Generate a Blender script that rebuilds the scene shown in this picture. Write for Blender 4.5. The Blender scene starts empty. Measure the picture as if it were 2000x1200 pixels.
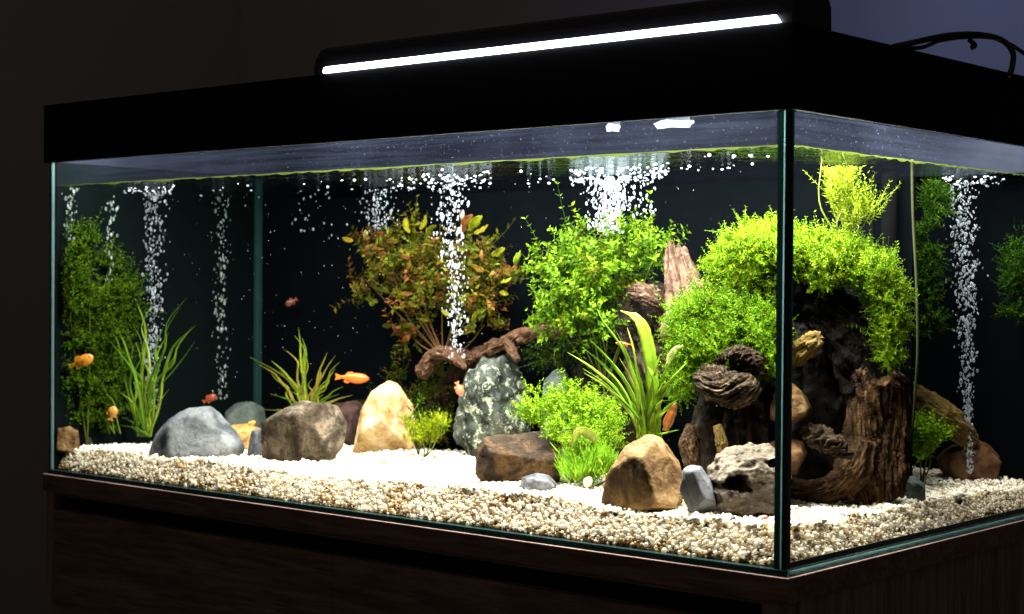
import bpy, bmesh, math, random
import numpy as np
from mathutils import Vector, Matrix

random.seed(7)
rng = np.random.default_rng(11)
scene = bpy.context.scene
COL = scene.collection
R = math.radians

# ------------------------------------------------------------------ camera
CAM = np.array([0.81539, -1.33999, 0.27371])
YAW, PITCH, ROLL, FPX = 0.711938, -0.0150187, 0.0073978, 3238.6
FWD = np.array([-math.sin(YAW)*math.cos(PITCH), math.cos(YAW)*math.cos(PITCH), math.sin(PITCH)])
_r0 = np.array([math.cos(YAW), math.sin(YAW), 0.0])
_u0 = np.cross(_r0, FWD)
RT = _r0*math.cos(ROLL) + _u0*math.sin(ROLL)
UP = -_r0*math.sin(ROLL) + _u0*math.cos(ROLL)
cam = bpy.data.cameras.new('camera')
cam.sensor_width = 36.0
cam.lens = FPX/2000*36.0
cam.clip_start, cam.clip_end = 0.05, 60
cam.dof.use_dof = True
cam.dof.focus_distance = 1.78
cam.dof.aperture_fstop = 9.0
camo = bpy.data.objects.new('camera', cam)
COL.objects.link(camo)
m = Matrix.Identity(4)
for i in range(3):
    m[i][0], m[i][1], m[i][2], m[i][3] = RT[i], UP[i], -FWD[i], CAM[i]
camo.matrix_world = m
scene.camera = camo

# ------------------------------------------------------------------ world, view, render
w = bpy.data.worlds.new('World')
scene.world = w
w.use_nodes = True
w.node_tree.nodes['Background'].inputs[0].default_value = (1.0, 0.84, 0.74, 1)
w.node_tree.nodes['Background'].inputs[1].default_value = 0.040
scene.view_settings.view_transform = 'Standard'
scene.view_settings.look = 'None'
scene.view_settings.exposure = 0.0
scene.render.engine = 'CYCLES'
cy = scene.cycles
cy.use_denoising = True
cy.max_bounces = 8
cy.transparent_max_bounces = 24
cy.sample_clamp_indirect = 6.0
cy.caustics_reflective = False
cy.caustics_refractive = False

# ------------------------------------------------------------------ lamps
def area(name, loc, target, sx, sy, power, col):
    l = bpy.data.lights.new(name, 'AREA')
    l.shape = 'RECTANGLE'; l.size = sx; l.size_y = sy
    l.energy = power; l.color = col
    o = bpy.data.objects.new(name, l)
    COL.objects.link(o)
    o.location = loc
    d = Vector(target) - Vector(loc)
    o.rotation_euler = (math.atan2(d.y, -d.z), 0, 0) if name.startswith('hood') else d.to_track_quat('-Z', 'Y').to_euler()
    return o
# the lamps under the hood and an added unseen one tinting the back wall blue
area('hood_lamp_front', (-0.35, 0.030, 0.497), (-0.36, 0.048, 0), 0.66, 0.03, 19.5, (1.0, 0.95, 0.85))
area('hood_lamp_middle', (-0.38, 0.17, 0.497), (-0.38, 0.19, 0), 0.72, 0.04, 12.5, (1.0, 0.95, 0.85))
area('hood_lamp_right', (-0.16, 0.20, 0.497), (-0.16, 0.20, 0), 0.24, 0.05, 6.0, (1.0, 0.95, 0.85))
area('hood_lamp_left', (-0.94, 0.030, 0.497), (-0.95, 0.05, 0), 0.40, 0.03, 6.5, (1.0, 0.97, 0.91))
area('hood_lamp_rear', (-0.50, 0.31, 0.497), (-0.56, 0.22, 0), 0.7, 0.03, 2.4, (0.93, 0.97, 1.0))
area('hood_lamp_back_right', (-0.06, 0.36, 0.497), (-0.06, 0.37, 0), 0.05, 0.44, 4.6, (1.0, 0.97, 0.90))
rl = area('wall_fill_blue', (-0.25, 1.05, 1.45), (-0.80, 1.9, 0.78), 0.2, 0.2, 0.62, (0.34, 0.45, 1.0))
rl.data.spread = R(75)

# ------------------------------------------------------------------ helpers
def obj(name, verts, faces, mat=None, parent=None, smooth=False, loc=(0, 0, 0)):
    me = bpy.data.meshes.new(name)
    verts = np.asarray(verts, dtype=np.float64)
    me.from_pydata(verts.tolist(), [], [list(map(int, f)) for f in faces])
    if smooth:
        me.polygons.foreach_set('use_smooth', [True]*len(me.polygons))
    me.update()
    o = bpy.data.objects.new(name, me)
    COL.objects.link(o)
    o.location = loc
    if mat: me.materials.append(mat)
    if parent: o.parent = parent
    return o

def objnp(name, V, F, mat, parent=None, smooth=True, color=None, loc=(0, 0, 0)):
    """V (n,3), F (m,k) with k fixed."""
    me = bpy.data.meshes.new(name)
    n, mm, k = len(V), len(F), F.shape[1]
    me.vertices.add(n); me.loops.add(mm*k); me.polygons.add(mm)
    me.vertices.foreach_set('co', np.asarray(V, dtype=np.float32).ravel())
    me.loops.foreach_set('vertex_index', F.astype(np.int32).ravel())
    me.polygons.foreach_set('loop_start', np.arange(0, mm*k, k, dtype=np.int32))
    me.polygons.foreach_set('loop_total', np.full(mm, k, dtype=np.int32))
    me.polygons.foreach_set('use_smooth', np.full(mm, smooth, dtype=bool))
    me.update(calc_edges=True)
    if color is not None:
        a = me.color_attributes.new('Col', 'FLOAT_COLOR', 'POINT')
        c = np.ones((n, 4), dtype=np.float32); c[:, :3] = color
        a.data.foreach_set('color', c.ravel())
    me.materials.append(mat)
    o = bpy.data.objects.new(name, me)
    COL.objects.link(o)
    o.location = loc
    if parent: o.parent = parent
    return o

def tag(o, label=None, cat=None, group=None, kind=None):
    if label: o['label'] = label
    if cat: o['category'] = cat
    if group: o['group'] = group
    if kind: o['kind'] = kind
    return o

def empty(name, loc, label=None, cat=None, group=None):
    o = bpy.data.objects.new(name, None)
    o.empty_display_size = 0.02
    COL.objects.link(o)
    o.location = loc
    return tag(o, label, cat, group)

def box(name, a, b, mat, parent=None, bevel=0.0, off=(0, 0, 0)):
    a, b = np.minimum(a, b), np.maximum(a, b)
    bm = bmesh.new()
    bmesh.ops.create_cube(bm, size=1)
    for v in bm.verts:
        v.co = Vector([(a[i]+b[i])/2 + v.co[i]*(b[i]-a[i]) - off[i] for i in range(3)])
    if bevel > 0:
        bmesh.ops.bevel(bm, geom=bm.edges[:], offset=bevel, segments=2, affect='EDGES', profile=0.7)
    me = bpy.data.meshes.new(name)
    bm.to_mesh(me); bm.free()
    me.materials.append(mat)
    o = bpy.data.objects.new(name, me)
    COL.objects.link(o)
    if parent: o.parent = parent
    return o

def _ray(px, py):
    return FWD + RT*((px-1000)/FPX) - UP*((py-600)/FPX)
def at(px, py, Y):
    d = _ray(px, py); t = (Y-CAM[1])/d[1]
    return CAM + d*t
def atx(px, py, X):
    d = _ray(px, py); t = (X-CAM[0])/d[0]
    return CAM + d*t
def atz(px, py, z):
    d = _ray(px, py); t = (z-CAM[2])/d[2]
    return CAM + d*t
def scl(p):
    return FPX/float((np.asarray(p)-CAM) @ FWD)
UH = np.array([math.cos(YAW), math.sin(YAW), 0.0])      # horizontal, to the viewer's right
WH = np.array([math.sin(YAW), -math.cos(YAW), 0.0])     # horizontal, towards the viewer
ZH = np.array([0.0, 0.0, 1.0])

# value noise in numpy
_perm = np.random.default_rng(5).random((64, 64, 64)).astype(np.float32)*2-1
def vnoise(P, seed=0):
    P = np.asarray(P, dtype=np.float64) + seed*17.37 + 1000.0
    i = np.floor(P).astype(int); f = P-i; f = f*f*(3-2*f)
    i0, i1 = i % 64, (i+1) % 64
    out = 0
    for a in (0, 1):
        for b in (0, 1):
            for c in (0, 1):
                ww = (f[..., 0] if a else 1-f[..., 0])*(f[..., 1] if b else 1-f[..., 1])*(f[..., 2] if c else 1-f[..., 2])
                out = out + ww*_perm[(i1 if a else i0)[..., 0], (i1 if b else i0)[..., 1], (i1 if c else i0)[..., 2]]
    return out
def fbm(P, seed=0, o=4, gain=0.5):
    s, a, k = 0, 1.0, 1.0
    for j in range(o):
        s = s + a*vnoise(np.asarray(P)*k, seed+j*3); a *= gain; k *= 2.1
    return s
def ridged(P, seed=0, o=4):
    s, a, k = 0, 1.0, 1.0
    for j in range(o):
        s = s + a*(1-2*np.abs(vnoise(np.asarray(P)*k, seed+j*3))); a *= 0.5; k *= 2.1
    return s

# ------------------------------------------------------------------ materials
class M:
    """A tiny node-graph builder."""
    def __init__(s, name):
        s.m = bpy.data.materials.new(name); s.m.use_nodes = True
        s.nt = s.m.node_tree; s.n = s.nt.nodes; s.l = s.nt.links
        s.b = s.n['Principled BSDF']; s.out = s.n['Material Output']
    def new(s, t, **kw):
        x = s.n.new(t)
        for k, v in kw.items(): setattr(x, k, v)
        return x
    def link(s, a, b): s.l.new(a, b)
    def coord(s, kind='Object', scale=(1, 1, 1), rot=(0, 0, 0)):
        tc = s.new('ShaderNodeTexCoord'); mp = s.new('ShaderNodeMapping')
        mp.inputs['Scale'].default_value = scale; mp.inputs['Rotation'].default_value = rot
        s.link(tc.outputs[kind], mp.inputs['Vector']); return mp.outputs[0]
    def noise(s, vec, scale, detail=6, rough=0.6, dist=0.0):
        x = s.new('ShaderNodeTexNoise'); s.link(vec, x.inputs['Vector'])
        x.inputs['Scale'].default_value = scale; x.inputs['Detail'].default_value = detail
        x.inputs['Roughness'].default_value = rough; x.inputs['Distortion'].default_value = dist
        return x.outputs['Fac']
    def ramp(s, fac, stops, interp='LINEAR'):
        x = s.new('ShaderNodeValToRGB'); s.link(fac, x.inputs[0]); e = x.color_ramp.elements
        x.color_ramp.interpolation = interp
        while len(e) < len(stops): e.new(0.5)
        for k, (p, c) in enumerate(stops):
            e[k].position = p; e[k].color = (*c, 1) if len(c) == 3 else c
        return x.outputs[0]
    def mix(s, fac, a, b, mode='MIX'):
        x = s.new('ShaderNodeMix', data_type='RGBA', blend_type=mode)
        if isinstance(fac, (int, float)): x.inputs[0].default_value = fac
        else: s.link(fac, x.inputs[0])
        for v, i in ((a, 6), (b, 7)):
            if isinstance(v, tuple): x.inputs[i].default_value = (*v, 1)
            else: s.link(v, x.inputs[i])
        return x.outputs[2]
    def bump(s, h, strength=0.5, dist=0.002, normal=None):
        x = s.new('ShaderNodeBump'); s.link(h, x.inputs['Height'])
        x.inputs['Strength'].default_value = strength; x.inputs['Distance'].default_value = dist
        if normal is not None: s.link(normal, x.inputs['Normal'])
        return x.outputs[0]
    def set(s, color=None, rough=None, spec=None, normal=None, metal=None):
        if color is not None:
            if isinstance(color, tuple): s.b.inputs['Base Color'].default_value = (*color, 1)
            else: s.link(color, s.b.inputs['Base Color'])
        if rough is not None:
            if isinstance(rough, (int, float)): s.b.inputs['Roughness'].default_value = rough
            else: s.link(rough, s.b.inputs['Roughness'])
        if spec is not None: s.b.inputs['Specular IOR Level'].default_value = spec
        if metal is not None: s.b.inputs['Metallic'].default_value = metal
        if normal is not None: s.link(normal, s.b.inputs['Normal'])
        return s

def plain(name, color, rough=0.5, spec=0.4, bump=0.0, bscale=200, vary=0.0):
    k = M(name); v = k.coord()
    c = color
    if vary:
        c = k.mix(k.noise(v, 30, 5), tuple(x*(1-vary) for x in color), tuple(min(1, x*(1+vary)) for x in color))
    k.set(c, rough, spec)
    if bump: k.set(normal=k.bump(k.noise(v, bscale, 4), bump, 0.0008))
    return k.m

def rockmat(name, cols, scale=18, bump=0.7, strata=0.0, rot=(0, 0, 0), rough=0.75, spots=None, fine=220, veins=None):
    k = M(name); v = k.coord(rot=rot)
    scale = scale*2.3
    a = k.noise(v, scale, 9, 0.62, 0.6)
    c = k.ramp(a, [(0.37+0.26*i/(len(cols)-1), x) for i, x in enumerate(cols)])
    h = k.noise(v, scale*1.3, 10, 0.68, 0.3)
    if strata:
        wv = k.new('ShaderNodeTexWave', wave_type='BANDS', bands_direction='Z')
        k.link(v, wv.inputs['Vector'])
        wv.inputs['Scale'].default_value = strata; wv.inputs['Distortion'].default_value = 22
        wv.inputs['Detail'].default_value = 7; wv.inputs['Detail Scale'].default_value = 0.8; wv.inputs['Detail Roughness'].default_value = 0.65
        dark = tuple(x*0.42 for x in cols[0])
        c = k.mix(k.ramp(wv.outputs['Fac'], [(0.0, (0.55,)*3), (0.14, (0, 0, 0))]), c, dark)
        ad = k.new('ShaderNodeMath', operation='MULTIPLY_ADD'); k.link(wv.outputs['Fac'], ad.inputs[0])
        ad.inputs[1].default_value = 0.18; k.link(h, ad.inputs[2]); h = ad.outputs[0]
    if spots:
        sp = k.noise(v, spots[1], 8, 0.75, 0.4)
        c = k.mix(k.ramp(sp, [(spots[2], (0, 0, 0)), (spots[2]+0.05, (1, 1, 1))]), c, spots[0])
    if veins:
        vo = k.new('ShaderNodeTexVoronoi', feature='DISTANCE_TO_EDGE')
        wn = k.new('ShaderNodeTexNoise'); k.link(v, wn.inputs['Vector']); wn.inputs['Scale'].default_value = 28; wn.inputs['Detail'].default_value = 5
        wa = k.new('ShaderNodeVectorMath', operation='MULTIPLY_ADD'); k.link(wn.outputs['Color'], wa.inputs[0]); wa.inputs[1].default_value = (0.07, 0.07, 0.07); k.link(v, wa.inputs[2]); wp = wa.outputs[0]
        k.link(wp, vo.inputs['Vector']); vo.inputs['Scale'].default_value = veins[1]
        c = k.mix(k.ramp(vo.outputs['Distance'], [(0.0, (0.65,)*3), (0.02, (0, 0, 0))]), c, veins[0])
    f = k.noise(v, fine, 6, 0.7)
    n1 = k.bump(h, min(1, bump*1.2), 0.0045)
    n2 = k.bump(f, min(1, bump*0.9), 0.0014, n1)
    c = k.mix(1.0, c, k.ramp(h, [(0.30, (0.30,)*3), (0.47, (1.0,)*3)]), 'MULTIPLY')  # crevices darken with the bump, shade put into the colour
    c2 = k.mix(k.ramp(f, [(0.3, (0.62,)*3), (0.7, (1.18,)*3)]), (1, 1, 1), (1, 1, 1))
    c = k.mix(1.0, c, k.ramp(f, [(0.3, (0.6,)*3), (0.68, (1.0,)*3)]), 'MULTIPLY')
    k.set(c, rough, 0.12, n2)
    return k.m

def woodmat(name, cols, zs=7, xs=90, bump=0.9, rough=0.6, axis=2, moss=None):
    k = M(name)
    sc = [xs, xs, xs]; sc[axis] = zs
    at_ = k.new('ShaderNodeAttribute', attribute_name='UVW')
    mp = k.new('ShaderNodeMapping'); mp.inputs['Scale'].default_value = (1, 1, 1)
    k.link(at_.outputs['Vector'], mp.inputs['Vector'])
    v = mp.outputs[0]
    a = k.noise(v, 3.2, 9, 0.66, 1.1)
    b = k.noise(v, 9, 6, 0.7, 0.5)
    c = k.ramp(a, [(0.34+0.32*i/(len(cols)-1), x) for i, x in enumerate(cols)])
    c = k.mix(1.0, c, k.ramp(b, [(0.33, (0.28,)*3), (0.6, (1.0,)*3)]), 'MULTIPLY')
    ov = k.coord()
    if moss:
        c = k.mix(k.ramp(k.noise(ov, 26, 6, 0.6), [(0.52, (0, 0, 0)), (0.62, (1, 1, 1))]), c, moss)
    n1 = k.bump(a, bump, 0.005); n2 = k.bump(b, bump, 0.0016, n1)
    k.set(c, rough, 0.12, n2)
    return k.m

def leafmat(name, trans=0.4, rough=0.55, tint=(1, 1, 1), spec=0.08):
    k = M(name)
    at_ = k.new('ShaderNodeAttribute', attribute_name='Col')
    nz = k.noise(k.coord(), 160, 3)
    c = k.mix(1.0, at_.outputs['Color'], k.ramp(nz, [(0.3, (0.72,)*3), (0.7, (1.1,)*3)]), 'MULTIPLY')
    if tint != (1, 1, 1): c = k.mix(1.0, c, tint, 'MULTIPLY')
    k.set(c, rough, spec)
    tr = k.new('ShaderNodeBsdfTranslucent'); k.link(c, tr.inputs['Color'])
    mx = k.new('ShaderNodeMixShader'); mx.inputs[0].default_value = trans
    k.link(k.b.outputs[0], mx.inputs[1]); k.link(tr.outputs[0], mx.inputs[2])
    k.link(mx.outputs[0], k.out.inputs['Surface'])
    return k.m

def clear(name, col):
    k = M(name); t = k.new('ShaderNodeBsdfTransparent'); t.inputs['Color'].default_value = (*col, 1)
    k.link(t.outputs[0], k.out.inputs['Surface']); k.n.remove(k.b)
    return k.m

def emit(name, col, strength):
    k = M(name); k.set((0.02,)*3, 0.4)
    k.b.inputs['Emission Color'].default_value = (*col, 1)
    k.b.inputs['Emission Strength'].default_value = strength
    return k.m

MAT = {}
MAT['pane'] = clear('clear_glass', (0.925, 0.975, 0.965))
def edgemat(name, col, tr_):
    k = M(name); v = k.coord(scale=(1, 1, 0.25)); c = k.mix(k.noise(v, 50, 5), tuple(x*0.5 for x in col), col)
    k.set(c, 0.12, 0.7)
    t = k.new('ShaderNodeBsdfTranslucent'); k.link(c, t.inputs['Color'])
    mx = k.new('ShaderNodeMixShader'); mx.inputs[0].default_value = tr_
    k.link(k.b.outputs[0], mx.inputs[1]); k.link(t.outputs[0], mx.inputs[2]); k.link(mx.outputs[0], k.out.inputs['Surface'])
    return k.m
MAT['edge'] = edgemat('green_glass_edge', (0.04, 0.085, 0.085), 0.6)
MAT['edge_lit'] = edgemat('lit_glass_edge', (0.50, 0.72, 0.72), 0.85)  # paler copy of the edge, light inside the glass put into the colour
MAT['silicone'] = plain('black_silicone', (0.006, 0.007, 0.008), 0.3, 0.5)
MAT['hood'] = plain('black_hood_plastic', (0.0045, 0.0045, 0.006), 0.6, 0.12, 0.1, 500)
MAT['liner'] = plain('grey_hood_lining', (0.010, 0.012, 0.022), 0.7, 0.1, 0.5, 40, 0.5)
MAT['backing'] = plain('dark_backing', (0.0009, 0.0016, 0.0024), 0.85, 0.02, 0.2, 30, 0.4)
MAT['left_pane'] = plain('dark_teal_glass', (0.0007, 0.0026, 0.0027), 0.7, 0.04, 0.15, 20, 0.4)
MAT['pipe'] = plain('black_pipe', (0.002, 0.002, 0.0023), 1.0, 0.0)
MAT['cable'] = plain('black_cable', (0.006, 0.006, 0.007), 0.35, 0.5)
MAT['led'] = emit('led_strip_light', (0.86, 0.90, 1.0), 9.0)
MAT['glint'] = emit('added_glint', (0.80, 0.88, 1.0), 1.1)
MAT['bar'] = plain('dark_lamp_housing', (0.016, 0.017, 0.022), 0.45, 0.4, 0.15, 300)
MAT['tube_teal'] = plain('teal_silicone_bead', (0.008, 0.034, 0.030), 0.5, 0.2, 0.4, 60, 0.3)
MAT['bead_algae'] = plain('algae_bead', (0.035, 0.042, 0.016), 0.6, 0.1, 0.5, 60, 0.5)
MAT['algae'] = edgemat('green_algae', (0.065, 0.09, 0.014), 0.5)

# film of spray and lime on the glass above the water
k = M('lime_film')
v = k.coord()
n1 = k.noise(v, 5, 7, 0.65, 0.6)
mp2 = k.coord(scale=(3, 3, 120)); n2 = k.noise(mp2, 1.3, 7, 0.6, 0.5)
sp = k.noise(v, 420, 2, 0.5)
f1 = k.ramp(n1, [(0.3, (0.004,)*3), (0.72, (0.020,)*3)])
f2 = k.ramp(n2, [(0.42, (0.0,)*3), (0.70, (0.018,)*3)])
f3 = k.ramp(sp, [(0.67, (0,)*3), (0.72, (0.16,)*3)])
fac = k.mix(1.0, k.mix(1.0, f1, f2, 'ADD'), f3, 'ADD')
tr = k.new('ShaderNodeBsdfTransparent'); df = k.new('ShaderNodeBsdfTranslucent'); df.inputs[0].default_value = (0.27, 0.33, 0.58, 1)
d2 = k.new('ShaderNodeBsdfDiffuse'); d2.inputs[0].default_value = (0.27, 0.33, 0.58, 1)
ad = k.new('ShaderNodeMixShader'); ad.inputs[0].default_value = 0.5
k.link(df.outputs[0], ad.inputs[1]); k.link(d2.outputs[0], ad.inputs[2])
mx = k.new('ShaderNodeMixShader'); k.link(fac, mx.inputs[0]); k.link(tr.outputs[0], mx.inputs[1]); k.link(ad.outputs[0], mx.inputs[2])
k.link(mx.outputs[0], k.out.inputs['Surface'])
MAT['film'] = k.m

# water surface: mirror at grazing angles, otherwise clear
k = M('water_skin')
tr = k.new('ShaderNodeBsdfTransparent'); gl = k.new('ShaderNodeBsdfGlossy'); gl.inputs['Roughness'].default_value = 0.06
gl.inputs['Color'].default_value = (0.5, 0.56, 0.6, 1)
fr = k.new('ShaderNodeLayerWeight'); fr.inputs['Blend'].default_value = 0.28
bp = k.bump(k.noise(k.coord(), 34, 4, 0.6), 0.9, 0.01)
k.link(bp, fr.inputs['Normal']); k.link(bp, gl.inputs['Normal'])
mx = k.new('ShaderNodeMixShader'); k.link(fr.outputs['Facing'], mx.inputs[0])
k.link(tr.outputs[0], mx.inputs[1]); k.link(gl.outputs[0], mx.inputs[2]); k.link(mx.outputs[0], k.out.inputs['Surface'])
MAT['skin'] = k.m

# bubbles: bright, partly see-through beads of air
k = M('air_bubble')
k.set((0.75, 0.80, 0.88), 0.10, 0.8)
tr = k.new('ShaderNodeBsdfTransparent'); tl = k.new('ShaderNodeBsdfTranslucent'); tl.inputs[0].default_value = (0.80, 0.88, 0.95, 1)
m1 = k.new('ShaderNodeMixShader'); m1.inputs[0].default_value = 0.5
k.link(k.b.outputs[0], m1.inputs[1]); k.link(tl.outputs[0], m1.inputs[2])
mx = k.new('ShaderNodeMixShader')
lw = k.new('ShaderNodeLayerWeight'); lw.inputs['Blend'].default_value = 0.45
k.link(k.ramp(lw.outputs['Facing'], [(0.0, (0.16,)*3), (0.30, (0.38,)*3), (0.65, (0.95,)*3)]), mx.inputs[0])
k.link(tr.outputs[0], mx.inputs[1]); k.link(m1.outputs[0], mx.inputs[2]); k.link(mx.outputs[0], k.out.inputs['Surface'])
MAT['bubble'] = k.m
k = M('faint_air_bubble')
k.set((0.55, 0.68, 0.62), 0.2, 0.6)
tr = k.new('ShaderNodeBsdfTransparent')
mx = k.new('ShaderNodeMixShader'); mx.inputs[0].default_value = 0.14
k.link(tr.outputs[0], mx.inputs[1]); k.link(k.b.outputs[0], mx.inputs[2]); k.link(mx.outputs[0], k.out.inputs['Surface'])
MAT['bubble_faint'] = k.m


# pebbles take their own colour from the mesh
k = M('pebble_stone')
at_ = k.new('ShaderNodeAttribute', attribute_name='Col')
pn = k.noise(k.coord(), 300, 5, 0.7)
c = k.mix(1.0, at_.outputs['Color'], k.ramp(pn, [(0.3, (0.78,)*3), (0.65, (1.0,)*3)]), 'MULTIPLY')
k.set(c, 0.4, 0.3, k.bump(pn, 0.35, 0.0008))
MAT['pebble'] = k.m
k = M('quartz_pebble')
at_ = k.new('ShaderNodeAttribute', attribute_name='Col')
k.set(at_.outputs['Color'], 0.25, 0.6)
t1 = k.new('ShaderNodeBsdfTranslucent'); k.link(at_.outputs['Color'], t1.inputs['Color'])
t2 = k.new('ShaderNodeBsdfTransparent'); k.link(k.mix(0.5, at_.outputs['Color'], (1, 1, 1)), t2.inputs['Color'])
m1 = k.new('ShaderNodeMixShader'); m1.inputs[0].default_value = 0.5
k.link(k.b.outputs[0], m1.inputs[1]); k.link(t1.outputs[0], m1.inputs[2])
m2 = k.new('ShaderNodeMixShader'); m2.inputs[0].default_value = 0.30
k.link(m1.outputs[0], m2.inputs[1]); k.link(t2.outputs[0], m2.inputs[2]); k.link(m2.outputs[0], k.out.inputs['Surface'])
MAT['quartz'] = k.m
MAT['sand'] = plain('gravel_bed_grit', (0.66, 0.60, 0.50), 0.8, 0.2, 1.0, 300, 0.3)

# cabinet laminate
def laminate(name, base, light, axis, sc=1.0):
    k = M(name)
    s_ = [26*sc]*3; s_[axis] = 2.2*sc
    v = k.coord(scale=tuple(s_))
    a = k.noise(v, 1.6, 10, 0.62, 0.9); b = k.noise(v, 7, 5, 0.6, 0.3)
    c = k.ramp(a, [(0.3, base), (0.7, light)])
    c = k.mix(1.0, c, k.ramp(b, [(0.35, (0.55,)*3), (0.6, (1,)*3)]), 'MULTIPLY')
    k.set(c, 0.62, 0.12, k.bump(b, 0.25, 0.0006))
    return k.m
MAT['lam_h'] = laminate('dark_walnut_laminate', (0.17, 0.108, 0.092), (0.36, 0.24, 0.205), 0)
MAT['lam_v'] = laminate('dark_walnut_laminate_upright', (0.20, 0.128, 0.11), (0.44, 0.29, 0.25), 2)
MAT['gap'] = plain('shadow_gap_black', (0.002,)*3, 0.8, 0.1)
k = M('painted_wall')
v = k.coord()
k.set(k.mix(k.noise(v, 1.5, 4), (0.46, 0.44, 0.43), (0.54, 0.52, 0.51)), 0.85, 0.1, k.bump(k.noise(v, 120, 4), 0.15, 0.001))
MAT['wall'] = k.m
MAT['floor'] = plain('dark_floor', (0.03, 0.022, 0.018), 0.5, 0.3, 0.1, 30, 0.3)

# ------------------------------------------------------------------ tank dimensions (metres)
L, D, ZH0, ZH1, ZW, ZS = 1.20, 0.64, 0.4362, 0.5168, 0.4040, -0.0243
T = 0.008
PY = 0.38                      # the black backing board stands this far back

SL = 0.50                      # how far the pebble heap falls back from the glass, per metre of height
def gz(x, y):
    x = np.asarray(x, float); y = np.asarray(y, float)
    g = 0.0355 + 0.0085*np.clip((x+1.2)/1.2, 0, 1)
    g = g - 0.012*np.clip(y/0.5, 0, 1)*np.clip((x+0.35)/0.3, 0, 1)
    P = np.stack([x*9, y*9, x*0+3.3], -1)
    return g + 0.0045*fbm(P, 2, 3) + 0.0018*vnoise(P*5, 9)

# ------------------------------------------------------------------ the setting
tag(box('floor', (-6, -4, -0.80), (6, 4, -0.78), MAT['floor']), kind='structure')
tag(box('wall_back', (-3.07, 1.90, -0.78), (6, 2.0, 3.0), MAT['wall']), kind='structure')
tag(box('wall_left', (-3.17, -4, -0.78), (-3.072, 2.0, 3.0), MAT['wall']), kind='structure')

# ------------------------------------------------------------------ cabinet
cab = empty('aquarium_cabinet', (0, 0, -0.78), 'dark walnut cabinet carrying the aquarium, with a black shadow gap above its front', 'cabinet')
cz = 0.78
def cbox(name, a, b, mat, bevel=0.0008):
    return box(name, (a[0], a[1], a[2]+cz), (b[0], b[1], b[2]+cz), mat, cab, bevel)
h = 0.006
cbox('top_slab', (-L-h, -h, ZS), (h, D+0.01, -0.0005), MAT['lam_h'])
cbox('top_rail', (-L-0.0, -0.002, ZS-0.0045), (0.0, 0.020, ZS-0.0002), MAT['lam_h'])
cbox('recess', (-L+0.012, 0.012, -0.74), (-0.022, 0.018, ZS-0.005), MAT['gap'], 0)
cbox('end_panel', (-L-0.001, -0.003, -0.74), (-L+0.0165, D, ZS-0.0003), MAT['lam_v'])
cbox('front_stile', (-0.0245, -0.003, -0.74), (-0.0005, 0.020, ZS-0.0003), MAT['lam_v'])
cbox('door', (-L+0.018, -0.003, -0.70), (-0.6155, 0.0115, -0.0495), MAT['lam_h'])
cbox('door', (-0.6145, -0.003, -0.70), (-0.026, 0.0115, -0.0495), MAT['lam_h'])
cbox('plinth', (-L+0.03, 0.03, -0.78), (-0.03, D-0.03, -0.735), MAT['gap'])
n = 7
for i in range(n):
    y0 = 0.021 + (D-0.021)*i/n; y1 = 0.021 + (D-0.021)*(i+1)/n
    cbox('side_board', (-0.018, y0+0.0004, -0.74), (0.0015 - 0.0004*(i % 2), y1-0.0004, ZS-0.0003), MAT['lam_v'], 0.0005)

# ------------------------------------------------------------------ aquarium: glass, hood, water line
aq = empty('aquarium', (0, 0, 0), 'long glass aquarium with a black hood standing on the dark cabinet', 'aquarium')
def sheet(name, pts, mat, parent, smooth=False):
    return obj(name, pts, [list(range(len(pts)))], mat, parent)
eps = 0.0008
box('bottom_glass', (-L, 0, 0.0003), (0, D, 0.0055), MAT['edge'], aq)
sheet('front_pane', [(-L+T, T/2, 0.0056), (-T, T/2, 0.0056), (-T, T/2, 0.44), (-L+T, T/2, 0.44)], MAT['pane'], aq)
sheet('side_pane', [(-T/2, T, 0.0056), (-T/2, D-T, 0.0056), (-T/2, D-T, 0.44), (-T/2, T, 0.44)], MAT['pane'], aq)
box('left_pane', (-L, T, 0.0056), (-L+0.004, D-T, 0.44), MAT['left_pane'], aq)
box('rear_pane', (-L+T, D-T, 0.0056), (-T, D, 0.44), MAT['backing'], aq)
# green glass edges at the corners and along the base
def strip(name, a, b, mat): return box(name, a, b, mat, aq, 0.0003)
strip('glass_edge', (-0.0135, 0.0, 0.006), (-0.0069, 0.0016, 0.4362), MAT['edge'])
strip('glass_edge', (-0.0067, -0.0002, 0.006), (-0.0054, 0.0012, 0.4362), MAT['edge_lit'])
strip('silicone_joint', (-0.0052, 0.0, 0.006), (-0.0002, 0.0055, 0.4362), MAT['silicone'])
strip('glass_edge', (-0.0012, 0.0058, 0.006), (0.0, 0.0078, 0.4362), MAT['edge'])
strip('glass_edge', (-L, 0.0, 0.006), (-L+0.0042, 0.006, 0.4362), MAT['edge'])
strip('glass_edge', (-L+0.0045, 0.0, 0.006), (-L+0.0085, 0.002, 0.4362), MAT['edge_lit'])
strip('base_joint', (-L+0.001, -0.0030, 0.0002), (0.0008, 0.0016, 0.0058), MAT['edge'])
strip('base_joint', (-0.0016, 0.0018, 0.0002), (0.0026, D, 0.0050), MAT['edge_lit'])
strip('base_joint', (-0.0014, 0.0079, 0.0064), (-0.0002, D, 0.0125), MAT['silicone'])
# lime film above the water
sheet('lime_film', [(-L+T, T/2+0.001, ZW), (-T*2.2, T/2+0.001, ZW), (-T*2.2, T/2+0.001, 0.4362), (-L+T, T/2+0.001, 0.4362)], MAT['film'], aq)
sheet('lime_film', [(-T/2-0.001, T, ZW), (-T/2-0.001, D-T, ZW), (-T/2-0.001, D-T, 0.4362), (-T/2-0.001, T, 0.4362)], MAT['film'], aq)
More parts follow.
